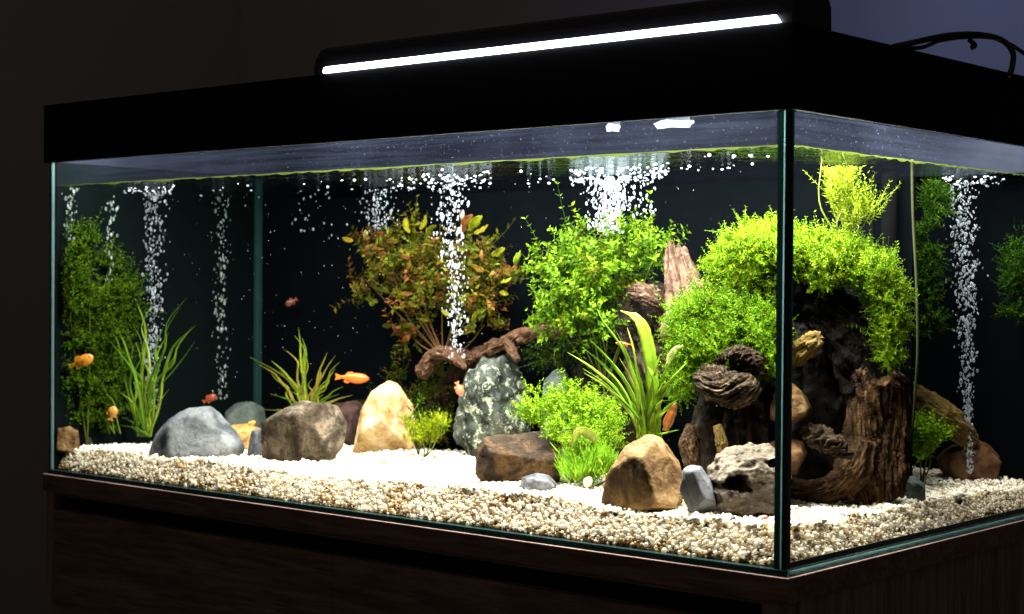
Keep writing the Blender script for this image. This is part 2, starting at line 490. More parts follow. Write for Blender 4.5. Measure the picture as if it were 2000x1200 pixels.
# algae line
def wobble_strip(name, p0, p1, nrm, zc, hh, mat, n=260, seed=3, thick=0.001):
    p0, p1, nrm = map(np.array, (p0, p1, nrm))
    t = np.linspace(0, 1, n)[:, None]
    base = p0*(1-t) + p1*t
    q = np.stack([t[:, 0]*60, t[:, 0]*0, t[:, 0]*0], -1)
    up = hh*(0.7+0.4*vnoise(q, seed)); lo = hh*np.clip(0.75+1.3*vnoise(q*1.7, seed+5)+0.5*vnoise(q*0.4, seed+6), 0.05, 2.4)
    rows = []
    for dz, dn in ((up, 0.0), (up*0.6, thick), (-lo*0.6, thick), (-lo, 0.0)):
        P = base + nrm*dn; P = P.copy(); P[:, 2] = zc + dz; rows.append(P)
    V = np.concatenate(rows); F = []
    for r_ in range(3):
        for i in range(n-1):
            F.append((r_*n+i, r_*n+i+1, (r_+1)*n+i+1, (r_+1)*n+i))
    return objnp(name, V, np.array(F), mat, aq)
wobble_strip('algae_line', (-L+T+0.001, T/2+0.002, 0), (-0.010, T/2+0.002, 0), (0, -0.0012, 0), ZW, 0.0011, MAT['algae'])
wobble_strip('algae_line', (-T/2-0.002, 0.010, 0), (-T/2-0.002, D-T, 0), (0.0012, 0, 0), ZW, 0.0012, MAT['algae'], seed=8)

# hood
hood = empty('aquarium_hood', (0, 0, ZH0), 'flat black hood lid closing the top of the glass aquarium', 'hood')
def hbox(name, a, b, mat, bevel=0.0006):
    return box(name, (a[0], a[1], a[2]-ZH0), (b[0], b[1], b[2]-ZH0), mat, hood, bevel)
hw = 0.008
hbox('front_board', (-L-h, -h, ZH0), (h, -h+hw, ZH1), MAT['hood'])
hbox('side_board', (h-hw, -h+hw+0.0002, ZH0), (h, D+0.01, ZH1-0.0002), MAT['hood'])
hbox('left_board', (-L-h, -h+hw+0.0002, ZH0), (-L-h+hw, D+0.01, ZH1-0.0002), MAT['hood'])
hbox('back_board', (-L, D+0.002, ZH0), (0, D+0.0095, ZH1-0.0002), MAT['liner'])
hbox('top_board', (-L-h+hw+0.0005, -h+hw+0.0005, ZH1-0.009), (h-hw-0.0005, D+0.0015, ZH1-0.0006), MAT['hood'])
hbox('lining', (-L+0.0025, 0.004, ZH0+0.001), (-L+0.0045, D, ZH1-0.0095), MAT['liner'])
hbox('lining', (-L+0.006, 0.60, 0.412), (-0.01, 0.606, ZH1-0.0095), MAT['liner'])
hbox('light_tube', (-1.15, 0.07, 0.4995), (-0.06, 0.15, 0.507), MAT['liner'])

# backing board and its beads
tag(box('backing_board', (-L+0.0045, PY, 0.010), (-0.070, PY+0.006, 0.398), MAT['backing']), 'black board standing upright behind the plants inside the tank', 'board')
tag(box('corner_bead', (-L+0.0046, PY-0.012, 0.012), (-L+0.0125, PY-0.0005, 0.432), MAT['tube_teal'], None, 0.002),
    'thin upright teal strip at the left end of the black backing board', 'strip')

def tube(name, P, rad, mat, parent=None, seg=10, loc=(0, 0, 0), closed=True):
    P = np.asarray(P, float); n = len(P)
    rad = np.broadcast_to(rad, (n,))
    Tn = np.gradient(P, axis=0); Tn /= np.linalg.norm(Tn, axis=1)[:, None]+1e-12
    ref = np.array([0.31, 0.17, 0.93])
    V = []
    N = np.cross(Tn[0], ref); N /= np.linalg.norm(N)
    for i in range(n):
        N = N - Tn[i]*(N @ Tn[i]); N /= np.linalg.norm(N)+1e-12
        B = np.cross(Tn[i], N)
        a = np.linspace(0, 2*np.pi, seg, endpoint=False)[:, None]
        V.append(P[i] + rad[i]*(np.cos(a)*N + np.sin(a)*B))
    V = np.concatenate(V); F = []
    for i in range(n-1):
        for j in range(seg):
            F.append((i*seg+j, i*seg+(j+1) % seg, (i+1)*seg+(j+1) % seg, (i+1)*seg+j))
    F = [list(f) for f in F]
    F.append(list(range(seg))[::-1]); F.append(list(range((n-1)*seg, n*seg)))
    return obj(name, V - np.array(loc), F, mat, parent, True, loc)

def catmull(P, n):
    P = np.asarray(P, float)
    P = np.vstack([2*P[0]-P[1], P, 2*P[-1]-P[-2]])
    k_ = len(P)-3; out = []
    for t in np.linspace(0, k_-1e-6, n):
        i = int(t); f = t-i
        p0, p1, p2, p3 = P[i:i+4]
        out.append(0.5*((2*p1)+(-p0+p2)*f+(2*p0-5*p1+4*p2-p3)*f*f+(-p0+3*p1-3*p2+p3)*f**3))
    return np.array(out)

# algae-grown air line hanging in the gap at the right end of the board
pl = [at(1781, 312, 0.372), at(1783, 420, 0.372), at(1790, 560, 0.372), at(1792, 680, 0.372), at(1788, 760, 0.372), at(1782, 845, 0.372)]
tag(tube('air_line', catmull(pl, 40), 0.0016, MAT['bead_algae']), 'thin yellow green air line hanging down beside the bubble curtain', 'air line')
for px_, r_, lab in ((1733, 0.0085, 'thick black filter pipe standing behind the moss beside the air line'), (1700, 0.004, 'thin black filter pipe standing left of the thick one')):
    b0 = at(px_, 700, 0.362)
    tag(tube('filter_pipe', [(b0[0], b0[1], 0.06), (b0[0], b0[1], 0.2), (b0[0], b0[1], 0.40)], r_, MAT['pipe'], seg=18), lab, 'pipe')

# light bar on the hood
bar = empty('light_bar', (-0.655, 0, ZH1), 'slim dark lamp bar lying along the front of the hood with a glowing white strip', 'lamp')
prof = [(-0.0045, 0.0002), (-0.0045, 0.009), (-0.001, 0.020), (0.006, 0.030), (0.016, 0.0345), (0.050, 0.0350), (0.060, 0.032), (0.066, 0.022), (0.067, 0.0002)]
def extrude(name, prof, x0, x1, mat, parent, off, smooth=False):
    n = len(prof)
    V = [(x0-off[0], y, z) for y, z in prof] + [(x1-off[0], y, z) for y, z in prof]
    F = [[i, (i+1) % n, n+(i+1) % n, n+i] for i in range(n)] + [list(range(n))[::-1], list(range(n, 2*n))]
    o = obj(name, V, F, mat, parent, False)
    return o
extrude('housing', prof, -0.640, -0.0125, MAT['bar'], bar, (-0.655, 0, 0))
prof2 = [(y*1.0-0.0002 if y < 0.03 else y+0.0004, z*1.012) for y, z in prof]
extrude('end_cap', prof2, -0.0122, 0.0035, MAT['bar'], bar, (-0.655, 0, 0))
extrude('end_cap', prof2, -0.649, -0.6403, MAT['bar'], bar, (-0.655, 0, 0))
sp_ = [(-0.0047, 0.0008), (-0.0085, 0.0006), (-0.0092, 0.0030), (-0.0080, 0.0068), (-0.0047, 0.0085)]
n = len(sp_)
xa, xb = -0.629, -0.0135
V = [(xa+0.655, y, z) for y, z in sp_] + [(xb+0.655-0.004*(0.0085-z)/0.0085*-1.6, y, z) for y, z in sp_]
obj('led_strip', V, [[i, (i+1) % n, n+(i+1) % n, n+i] for i in range(n)] + [list(range(n))[::-1], list(range(n, 2*n))], MAT['led'], bar)
# added glowing plates that make the highlight over the water line
for (px_, py_, ww, lab) in ((1318, 243, 0.050, 'larger glowing plate added as a highlight above the water'), (1198, 250, 0.016, 'smaller glowing plate added as a highlight, left of the larger one')):
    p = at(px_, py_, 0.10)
    e_ = empty('glint_plate', p, lab, 'lamp', 'added highlights over the water line')
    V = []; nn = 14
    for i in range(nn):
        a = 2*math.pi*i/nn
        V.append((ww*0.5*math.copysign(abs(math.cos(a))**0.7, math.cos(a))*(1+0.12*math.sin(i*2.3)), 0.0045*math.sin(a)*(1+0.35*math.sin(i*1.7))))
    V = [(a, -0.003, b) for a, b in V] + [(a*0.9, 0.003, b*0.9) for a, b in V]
    obj('lens', V, [list(range(nn)), list(range(nn, 2*nn))[::-1]] + [[i, nn+i, nn+(i+1) % nn, (i+1) % nn] for i in range(nn)], MAT['glint'], e_)  # glowing face of the added highlight
    box('glint_mount', (-ww*0.3, 0.0035, 0.0), (ww*0.3, 0.006, ZH1-0.010-p[2]), MAT['liner'], e_)

# cables on the hood's right end
def pathpx(pts, n=50):
    return catmull([at(a, b, c) for a, b, c in pts], n)
c1 = [(1745, 92, 0.20), (1790, 82, 0.26), (1850, 70, 0.30), (1910, 68, 0.34), (1955, 78, 0.36), (1977, 100, 0.36), (1978, 125, 0.35), (1972, 148, 0.33)]
c2 = [(1752, 94, 0.22), (1800, 93, 0.26), (1835, 80, 0.29), (1885, 73, 0.33), (1935, 74, 0.37), (1975, 88, 0.42), (2010, 112, 0.46)]
tag(tube('cable', pathpx(c1), 0.0032, MAT['cable']), 'black cable looping over the right end of the hood and down its back', 'cable')
tag(tube('cable', pathpx(c2), 0.0022, MAT['cable']), 'thinner black cable running off to the right beside the looped one', 'cable')
tag(tube('cable_clip', pathpx([(1893, 78, 0.33), (1900, 84, 0.33), (1904, 90, 0.33), (1897, 94, 0.33)], 12), 0.0028, MAT['cable']), 'small black hook hanging below the cable loop', 'clip')

# ------------------------------------------------------------------ water
wb = obj('water_surface', [(-L+0.005, T, ZW-0.0004), (-T, T, ZW-0.0004), (-T, D-T, ZW-0.0004), (-L+0.005, D-T, ZW-0.0004)], [[0, 1, 2, 3]], MAT['skin'])
tag(wb, kind='structure')

# ------------------------------------------------------------------ gravel
gx = np.linspace(-L+T, -T, 240); gy = np.linspace(T, D-T, 120)
X, Y = np.meshgrid(gx, gy); Z = gz(X, Y) - 0.004
V = np.stack([X, Y, Z], -1).reshape(-1, 3)
idx = np.arange(len(V)).reshape(120, 240)
F = np.stack([idx[:-1, :-1], idx[:-1, 1:], idx[1:, 1:], idx[1:, :-1]], -1).reshape(-1, 4)
extra = []
# front and side skirts of the bed
def skirt(ids):
    global V, F
    n0 = len(V); low = V[ids].copy(); low[:, 2] = 0.006
    V = np.vstack([V, low]); q = np.arange(len(ids))
    F = np.vstack([F, np.stack([ids[:-1], ids[1:], n0+q[1:], n0+q[:-1]], -1)])
front_ids = idx[0, :].copy(); side_ids = idx[:, -1].copy()
V[:, 1] = np.maximum(V[:, 1], T/2+0.007+0.036*SL); V[:, 0] = np.minimum(V[:, 0], -T/2-0.007-0.036*SL)
skirt(front_ids); skirt(side_ids)
nf = 240*120
V[nf:nf+240, 1] = T/2+0.006; V[nf+240:, 0] = -T/2-0.006
tag(objnp('gravel_bed', V, F, MAT['sand']), kind='structure')

def ico(sub):
    bm = bmesh.new(); bmesh.ops.create_icosphere(bm, subdivisions=sub, radius=1)
    v = np.array([x.co[:] for x in bm.verts]); f = np.array([[y.index for y in x.verts] for x in bm.faces]); bm.free()
    return v, f
ICO1, ICO2, ICO3 = ico(1), ico(2), ico(3)

def rotmats(n, r):
    q = r.normal(size=(n, 4)); q /= np.linalg.norm(q, axis=1)[:, None]
    a, b, c, d = q.T
    return np.stack([1-2*(c*c+d*d), 2*(b*c-a*d), 2*(b*d+a*c), 2*(b*c+a*d), 1-2*(b*b+d*d), 2*(c*d-a*b), 2*(b*d-a*c), 2*(c*d+a*b), 1-2*(b*b+c*c)], -1).reshape(n, 3, 3)

def scatter(P, size, cols, base, r, flat=(0.62, 1.0)):
    v, f = base; n = len(P); k_ = len(v)
    S = np.stack([r.uniform(0.8, 1.25, n), r.uniform(0.7, 1.05, n), r.uniform(*flat, n)], -1)*size[:, None]/2
    A = v[None]*(1+0.16*r.normal(size=(n, k_, 1)).clip(-1.4, 1.4))
    A = np.einsum('nij,nkj->nki', rotmats(n, r), A*S[:, None, :])
    V = (A + P[:, None, :]).reshape(-1, 3)
    F = (f[None] + (np.arange(n)*k_)[:, None, None]).reshape(-1, 3)
    C = np.repeat(cols, k_, axis=0)
    return V, F, C

def pebcol(n, r, kind='top'):
    u = r.random(n)
    C = np.empty((n, 3))
    C[:] = np.array([0.90, 0.84, 0.71])*r.uniform(0.88, 1.05, (n, 1))
    warm = u < 0.13; C[warm] = np.array([0.66, 0.50, 0.28])*r.uniform(0.7, 1.05, (warm.sum(), 1))
    g = (u > 0.21) & (u < 0.25); C[g] = np.array([0.58, 0.54, 0.47])*r.uniform(0.6, 1.2, (g.sum(), 1))
    b = (u > 0.25) & (u < 0.27); C[b] = np.array([0.30, 0.14, 0.06])*r.uniform(0.6, 1.3, (b.sum(), 1))
    d = (u > 0.27) & (u < 0.276); C[d] = np.array([0.03, 0.03, 0.035])
    return C.clip(0, 0.93)

VV, FF, CC = [], [], []; off = 0
def push(t):
    global off
    v_, f_, c_ = t
    VV.append(v_); FF.append(f_+off); CC.append(c_); off += len(v_)
r_ = np.random.default_rng(3)
# surface
sp = 0.0042
xs = np.arange(-L+T+0.003, -T-0.002, sp); ys = np.arange(T+0.003, D-T-0.003, sp)
X, Y = np.meshgrid(xs, ys); X = X.ravel()+r_.uniform(-.5, .5, X.size)*sp; Y = Y.ravel()+r_.uniform(-.5, .5, Y.size)*sp
X = X.clip(-L+T+0.003, -T-0.003); Y = Y.clip(T+0.003, D-T-0.003)
keep = ((Y < PY+0.01) | (X > -0.32)) & (Y > T/2+0.038*SL) & (X < -T/2-0.036*SL)
X, Y = X[keep], Y[keep]
size = r_.lognormal(math.log(0.0045), 0.30, len(X)).clip(0.003, 0.0105)
Z = gz(X, Y) + r_.uniform(-0.002, 0.0018, len(X)) - 0.001
near = (Y < 0.11) & (X > -0.45) | (X > -0.07) & (Y < 0.3)
P = np.stack([X, Y, Z], -1); C = pebcol(len(X), r_)
push(scatter(P[near], size[near], C[near], ICO2, r_)); push(scatter(P[~near], size[~near], C[~near], ICO1, r_))
# stacked by the front and right panes, sloped back so hood light reaches them
def band(front):
    n_ = int((L if front else D)/0.0031)
    out = []
    for layer in range(19):
        t = (np.arange(n_)+r_.uniform(-.5, .5, n_))/n_
        z = 0.0078 + layer*0.0026 + r_.uniform(-.0018, .0018, n_)
        if front: x = -L+T+0.003+t*(L-2*T-0.006); y = T/2+0.0036+r_.uniform(0, 0.0022, n_) + (z-0.007)*SL
        else: y = T+0.003+t*(D-2*T-0.006); x = -T/2-0.0036-r_.uniform(0, 0.0022, n_) - (z-0.007)*SL
        k_ = z < gz(x, y)+0.0005
        out.append(np.stack([x, y, z], -1)[k_])
    P = np.concatenate(out); n2 = len(P)
    s_ = r_.lognormal(math.log(0.0039), 0.30, n2).clip(0.0025, 0.0092)
    C = pebcol(n2, r_)
    q = P*np.array([14, 14, 30])
    dirt = P[:, 2] - 0.0095 - 0.006*vnoise(q, 4) < r_.uniform(-0.004, 0.004, n2)
    brown = np.array([[0.22, 0.13, 0.035]])*r_.uniform(0.25, 1.5, (n2, 1)); brown[:, 1] *= r_.uniform(0.8, 1.25, n2)
    pick = dirt & (r_.random(n2) < 0.85)
    C[pick] = brown[pick]
    t2 = (fbm(q*1.3, 12, 2) > 0.45) & (r_.random(n2) < 0.55) & ~pick
    C[t2] *= np.array([0.78, 0.64, 0.44])
    nr = (P[:, 0] > -0.55) & (P[:, 1] < 0.35)
    push(scatter(P[nr], s_[nr], C[nr], ICO2, r_)); push(scatter(P[~nr], s_[~nr], C[~nr], ICO1, r_))
V, F, C = np.concatenate(VV), np.concatenate(FF), np.concatenate(CC)
tag(objnp('gravel', V, F, MAT['pebble'], color=C), 'white and cream pebbles heaped over the whole tank floor', 'gravel', kind='stuff')
VV, FF, CC = [], [], []; off = 0
band(True); band(False)
V, F, C = np.concatenate(VV), np.concatenate(FF), np.concatenate(CC)
tag(objnp('gravel', V, F, MAT['quartz'], color=C), 'bank of pebbles sloping back from the front and side glass', 'gravel', kind='stuff')


def loose(name, px, py, mm, col, lab, cat='pebble', zoff=0.35, tall=1.0):
    p = atz(px, py, 0.043)
    p[2] = float(gz(p[0], p[1])) + mm*0.001*zoff
    rr = np.random.default_rng(int(px*7+py))
    v_, f_ = ICO3
    V = v_*(1+0.10*fbm(v_*1.4, px % 17, 3)[:, None])*np.array([mm*0.5, mm*0.42, mm*0.38*tall])*0.001
    V = V @ rotmats(1, rr)[0].T if tall == 1.0 else V
    c_ = M('pebble_colour'); vv = c_.coord(); c_.set(c_.mix(c_.noise(vv, 200, 4), tuple(x*0.7 for x in col), col), 0.4, 0.5)
    tag(objnp(name, V, f_, c_.m, loc=tuple(p)), lab, cat)
loose('pebble', 1722, 945, 9, (0.62, 0.55, 0.36), 'cream pebble standing on end in front of the driftwood stump', tall=2.0, zoff=0.9)
loose('pebble', 1202, 1003, 7, (0.02, 0.025, 0.045), 'blue black pebble below the brown pyramid rock')
loose('pebble', 1873, 972, 9, (0.03, 0.03, 0.035), 'black pebble on the gravel near the right end of the side glass')
loose('pebble', 1493, 1016, 8, (0.36, 0.13, 0.09), 'reddish brown pebble close to the front corner of the glass')
loose('pebble', 750, 900, 12, (0.44, 0.38, 0.2), 'flat olive tan pebble alone on the gravel in front of the tan rock')
loose('pebble', 1356, 995, 10, (0.62, 0.50, 0.36), 'beige pebble wedged between the pyramid rock and grey slab', zoff=0.6)
loose('pebble', 1318, 972, 10, (0.70, 0.58, 0.46), 'pale pink pebble at the right foot of the pyramid rock', zoff=0.7)
loose('pebble', 1345, 980, 9, (0.50, 0.27, 0.10), 'orange brown pebble beside the left edge of the grey slab', zoff=0.6)
loose('pebble', 1148, 962, 13, (0.74, 0.68, 0.58), 'larger white pebble right of the small dark grey stone', zoff=0.6)

# ------------------------------------------------------------------ rocks
ICO5 = ico(5); ICO6 = ico(6)
ROCK = {
 'grey': rockmat('smooth_grey_slate', [(0.07, 0.078, 0.085), (0.15, 0.16, 0.17), (0.22, 0.23, 0.235)], 12, 0.5, fine=260, veins=((0.05, 0.05, 0.055), 14)),
 'greygreen': rockmat('pale_grey_green_stone', [(0.06, 0.08, 0.07), (0.10, 0.12, 0.105)], 14, 0.3),
 'block': rockmat('brown_grey_shale', [(0.03, 0.02, 0.012), (0.075, 0.055, 0.035), (0.19, 0.155, 0.115)], 15, 1.0, 26, (0.1, R(75), 0.2), spots=((0.18, 0.09, 0.035), 34, 0.60)),
 'tan': rockmat('tan_sandstone', [(0.36, 0.20, 0.07), (0.58, 0.40, 0.19), (0.70, 0.56, 0.36)], 13, 0.6, veins=((0.30, 0.13, 0.04), 11)),
 'speck': rockmat('black_white_speckled_stone', [(0.012, 0.016, 0.014), (0.05, 0.06, 0.05), (0.10, 0.11, 0.09)], 20, 1.0, spots=((0.42, 0.46, 0.34), 75, 0.535)),
 'logrock': rockmat('layered_petrified_wood', [(0.010, 0.006, 0.003), (0.035, 0.02, 0.01), (0.11, 0.062, 0.028)], 14, 1.0, 20, (0, R(12), 0), spots=((0.22, 0.20, 0.02), 24, 0.62)),
 'darkgrey': rockmat('dark_grey_pebble', [(0.055, 0.058, 0.066), (0.13, 0.135, 0.15)], 22, 0.5),
 'pyr': rockmat('warm_brown_stone', [(0.09, 0.045, 0.016), (0.20, 0.115, 0.045), (0.34, 0.21, 0.095)], 16, 1.0, spots=((0.11, 0.04, 0.015), 40, 0.66)),
 'slab': rockmat('blue_grey_slab', [(0.10, 0.105, 0.12), (0.17, 0.175, 0.19)], 15, 0.45),
 'wrink': rockmat('wrinkled_grey_tan_stone', [(0.10, 0.08, 0.06), (0.15, 0.12, 0.09), (0.25, 0.205, 0.155)], 14, 1.0, 30, (0.2, R(25), 0.1)),
 'brown': rockmat('rust_brown_stone', [(0.05, 0.022, 0.01), (0.13, 0.06, 0.027), (0.19, 0.10, 0.048)], 12, 0.8),
 'reflected_brown': rockmat('reflected_brown_stone', [(0.03, 0.03, 0.022), (0.07, 0.065, 0.045)], 12, 0.6),  # dimness of a reflection put into the colour
 'orange': rockmat('orange_tan_stone', [(0.40, 0.20, 0.05), (0.60, 0.38, 0.14)], 30, 0.6),
 'darkdisc': rockmat('dark_purple_stone', [(0.03, 0.018, 0.015), (0.10, 0.055, 0.045)], 18, 0.6),
 'hole': plain('rock_hollow', (0.03, 0.02, 0.014), 0.9, 0.1, 0.6, 60, 0.5),
}
def rock(name, label, pts, Y, depth, mat, facets=(), nrand=7, p=20, noise=0.035, freq=2.2, seed=1, base=ICO5, hollows=(), group=None, chip=0.022, wr=0.0, ground=True):
    rr = np.random.default_rng(seed)
    pts = np.array(pts, float)
    cx = (pts[:, 0].min()+pts[:, 0].max())/2; yb = pts[:, 1].max(); yt = pts[:, 1].min()
    org = at(cx, yb, Y); s = scl(org)
    g = float(gz(org[0], org[1]))
    lower = max(0.0, org[2]-g) + 0.007 if ground else 0.0
    uv = np.stack([(pts[:, 0]-cx)/s, (yb-pts[:, 1])/s], -1)
    bot = uv[:, 1] < (yb-yt)/s*0.18
    uv[bot, 1] -= lower
    hw_, hh = (uv[:, 0].max()-uv[:, 0].min())/2, (uv[:, 1].max()-uv[:, 1].min())/2
    hd = depth/2
    cen = np.array([(uv[:, 0].max()+uv[:, 0].min())/2, 0, (uv[:, 1].max()+uv[:, 1].min())/2])
    cen[[0, 2]] = 0.5*cen[[0, 2]] + 0.5*uv.mean(0)
    # convex outline (image order may be either way)
    Q = uv
    area2 = np.sum(Q[:, 0]*np.roll(Q[:, 1], -1)-np.roll(Q[:, 0], -1)*Q[:, 1])
    if area2 < 0: Q = Q[::-1]
    N, Dd = [], []
    for i in range(len(Q)):
        a, b = Q[i], Q[(i+1) % len(Q)]
        e = b-a; nn = np.array([e[1], -e[0]]); nn /= np.linalg.norm(nn)+1e-9
        for sgn in (1, -1):
            th = R(rr.uniform(6, 24) if len(facets) else rr.uniform(12, 38))
            n3 = np.array([nn[0]*math.cos(th), sgn*math.sin(th), nn[1]*math.cos(th)])
            d = (a[0]-cen[0])*n3[0] + (a[1]-cen[2])*n3[2]
            if d > 1e-4: N.append(n3); Dd.append(d + hd*0.10*math.sin(th))
    for sgn in (1, -1):
        N.append(np.array([0, sgn, 0.12])); Dd.append(hd)
    for f in facets:
        n3 = np.array(f[:3], float); n3 /= np.linalg.norm(n3)
        N.append(n3); Dd.append(f[3]*(abs(n3[0])*hw_+abs(n3[1])*hd+abs(n3[2])*hh))
    for i in range(nrand):
        n3 = rr.normal(size=3); n3[1] = abs(n3[1])*rr.choice([1, 1, -1]); n3 /= np.linalg.norm(n3)
        N.append(n3); Dd.append(rr.uniform(0.68, 0.9)*(abs(n3[0])*hw_+abs(n3[1])*hd+abs(n3[2])*hh))
    N = np.array(N); Dd = np.array(Dd)
    v_, f_ = base
    q = np.clip(v_ @ N.T, 0, None)/Dd
    p = p*3.2
    qm = q.max(axis=1, keepdims=True)
    r0 = (np.sum((q/qm)**p, axis=1)**(-1/p))/qm[:, 0]
    V = v_*r0[:, None]
    sz = (hw_*hh*hd)**(1/3)
    nrm = V/sz
    V = V*(1 + noise*fbm(nrm*freq, seed, 5)[:, None] + noise*0.5*(ridged(nrm*freq*1.5, seed+7, 3)[:, None]-0.6))
    # chipped ledges: terraces of a slanted noise
    q_ = nrm @ np.array([0.35, 0.2, 0.9])*5 + 1.6*fbm(nrm*1.7, seed+31, 3)
    V = V*(1 + chip*(np.abs((q_ % 1)-0.5)[:, None]*2-0.5)*(0.5+0.5*vnoise(nrm*1.3, seed+33)[:, None]))
    if wr: # wrinkles and folds
        ww = ridged(np.stack([nrm[:, 0]*1.6+fbm(nrm*1.2, 3, 2)*1.4, nrm[:, 1]*1.2, nrm[:, 2]*4.5], -1), seed+3, 3)
        V = V*(1 + wr*(ww[:, None]-0.6))
    for (hx, hz, hr, dep) in hollows:    # px position, px radius, depth factor
        hu = np.array([(hx-cx)/s, (yb-hz)/s]) - cen[[0, 2]]
        dd = np.hypot((V[:, 0]-hu[0])*1.0, (V[:, 2]-hu[1])*1.25)*s/hr
        dd = dd + 0.3*fbm(nrm*4, seed+11, 3)
        k_ = np.clip(1-dd, 0, 1)**0.6*(V[:, 1] > 0)
        V[:, 1] -= k_*dep*hd*1.4
    V = V + cen
    W = V[:, :1]*UH + V[:, 1:2]*WH + V[:, 2:]*ZH
    o = objnp(name, W, f_, ROCK[mat], loc=tuple(org))
    return tag(o, label, 'rock', group)

rock('rock', 'rounded blue grey rock with cracks, left of the brown grey block', [(290, 884), (300, 858), (330, 820), (368, 797), (410, 793), (440, 812), (462, 845), (482, 868), (470, 880), (380, 886)], 0.085, 0.075, 'grey', ((0.35, 1, 0.7, 0.60), (-0.9, 1, 0.1, 0.66), (1.0, 0.6, 0.3, 0.72)), 2, 14, 0.022, seed=2)
rock('rock', 'low grey green round stone half hidden behind the blue grey rock', [(437, 835), (440, 805), (460, 788), (492, 785), (515, 797), (524, 838)], 0.30, 0.05, 'greygreen', nrand=2, p=10, noise=0.015, seed=5)
rock('rock', 'small orange tan stone between blue grey rock and brown grey block', [(450, 852), (452, 832), (480, 828), (512, 838), (515, 852)], 0.20, 0.03, 'orange', nrand=4, seed=6)
rock('rock', 'small dark blue stone tucked against the left side of the block', [(480, 862), (492, 842), (510, 838), (520, 862)], 0.14, 0.03, 'darkgrey', nrand=4, seed=8)
rock('rock', 'angular brown and grey block rock with a split front edge', [(506, 884), (508, 828), (545, 803), (590, 783), (665, 792), (683, 830), (668, 872), (640, 890), (560, 892)], 0.135, 0.085, 'block', ((-0.75, 1, -0.22, 0.42), (1.0, 0.9, 0.50, 0.42), (0.1, 0.4, 1, 0.70), (0.25, 1, -0.15, 0.60)), 0, 40, 0.018, seed=9)
rock('rock', 'pointed tan and cream rock with rusty lines', [(690, 856), (705, 800), (725, 765), (755, 745), (775, 750), (805, 790), (812, 835), (806, 862), (700, 866)], 0.27, 0.09, 'tan', ((-0.7, 1, 0.35, 0.48), (1.0, 0.9, 0.05, 0.48), (0.0, 1, -0.8, 0.50)), 0, 22, 0.03, seed=12)
rock('rock', 'flat dark purple stone lying between the block and the tan rock', [(640, 805), (655, 788), (695, 783), (712, 793), (705, 806)], 0.33, 0.05, 'darkdisc', nrand=3, seed=13)
rock('rock', 'tall black and white speckled rock under the red bush', [(886, 868), (892, 800), (905, 745), (940, 700), (985, 690), (1015, 720), (1032, 775), (1030, 860), (930, 876)], 0.315, 0.10, 'speck', ((-0.9, 1, -0.1, 0.46), (0.7, 1, 0.40, 0.48), (-0.3, 1, 0.6, 0.55), (0.3, 1, -0.5, 0.60)), 3, 22, 0.085, 3.6, seed=15)
rock('rock', 'long dark layered brown rock lying on the gravel below the moss', [(930, 925), (934, 876), (948, 855), (1050, 845), (1092, 862), (1102, 905), (1088, 935), (960, 946)], 0.125, 0.075, 'logrock', ((0.05, 1, 1.4, 0.52), (-0.15, 1, -0.35, 0.55), (-1, 0.8, 0.1, 0.66)), 2, 26, 0.04, seed=17, wr=0.03)
rock('rock', 'small dark grey stone in front of the long layered rock', [(1012, 955), (1020, 932), (1045, 925), (1070, 928), (1086, 945), (1080, 960), (1040, 964)], 0.065, 0.035, 'darkgrey', ((-0.5, 1, 0.5, 0.65), (0.6, 1, 0.6, 0.7)), 5, 26, 0.04, seed=19)
rock('rock', 'brown pyramid shaped rock with a sharp upright ridge', [(1170, 975), (1182, 935), (1225, 870), (1268, 848), (1290, 858), (1325, 905), (1337, 960), (1325, 985), (1270, 993), (1185, 985)], 0.062, 0.10, 'pyr', ((-1.0, 0.95, -0.12, 0.36), (0.70, 1, 0.42, 0.44), (1, 0.3, -0.1, 0.85)), 0, 44, 0.026, 3.0, seed=21)
rock('rock', 'smooth blue grey slab leaning between pyramid rock and wrinkled rock', [(1328, 960), (1333, 918), (1350, 908), (1368, 912), (1390, 945), (1408, 985), (1400, 1000), (1352, 998)], 0.056, 0.045, 'slab', ((0.6, 1, 0.50, 0.44), (-1.0, 0.9, -0.2, 0.42), (0.1, 1, -0.9, 0.55)), 0, 26, 0.02, seed=22)
rock('rock', 'wrinkled grey tan rock with a dark hollow beside the glass corner', [(1380, 925), (1400, 890), (1440, 870), (1480, 869), (1525, 880), (1545, 930), (1530, 975), (1470, 988), (1400, 978)], 0.100, 0.085, 'wrink', ((0.0, 1, 0.55, 0.72),), 4, 14, 0.07, 2.4, seed=24, base=ICO6, hollows=((1432, 937, 24, 1.0), (1498, 898, 12, 0.5), (1395, 945, 12, 0.4)), wr=0.032)
rock('rock', 'rust brown rock behind the foot of the right bubble curtain', [(1826, 905), (1845, 878), (1905, 856), (1930, 868), (1953, 892), (1940, 918), (1850, 920)], 0.60, 0.05, 'brown', ((0.1, 1, 0.7, 0.66),), 5, 24, 0.05, seed=27)
rock('rock', 'dim brown rock standing in for a reflection at the left glass behind the tan one', [(106, 866), (108, 790), (130, 780), (155, 790), (172, 840), (185, 866)], 0.052, 0.03, 'reflected_brown', nrand=3, seed=28)
rock('rock', 'dim tan stone low in the left corner of the tank', [(108, 866), (112, 838), (135, 832), (152, 842), (158, 866)], 0.022, 0.018, 'pyr', nrand=3, seed=29)
rock('rock', 'rough tan brown rock seen through the side glass beside the corner', [(1500, 825), (1510, 770), (1545, 748), (1572, 772), (1585, 798), (1570, 818), (1545, 830)], 0.20, 0.05, 'pyr', ((0.5, 1, 0.4, 0.66),), 4, 26, 0.05, seed=31, ground=False)
rock('rock', 'brown angular rock under the rough tan one by the corner', [(1490, 930), (1500, 870), (1540, 848), (1568, 858), (1574, 882), (1556, 925)], 0.19, 0.05, 'brown', nrand=5, p=26, seed=32, ground=False)
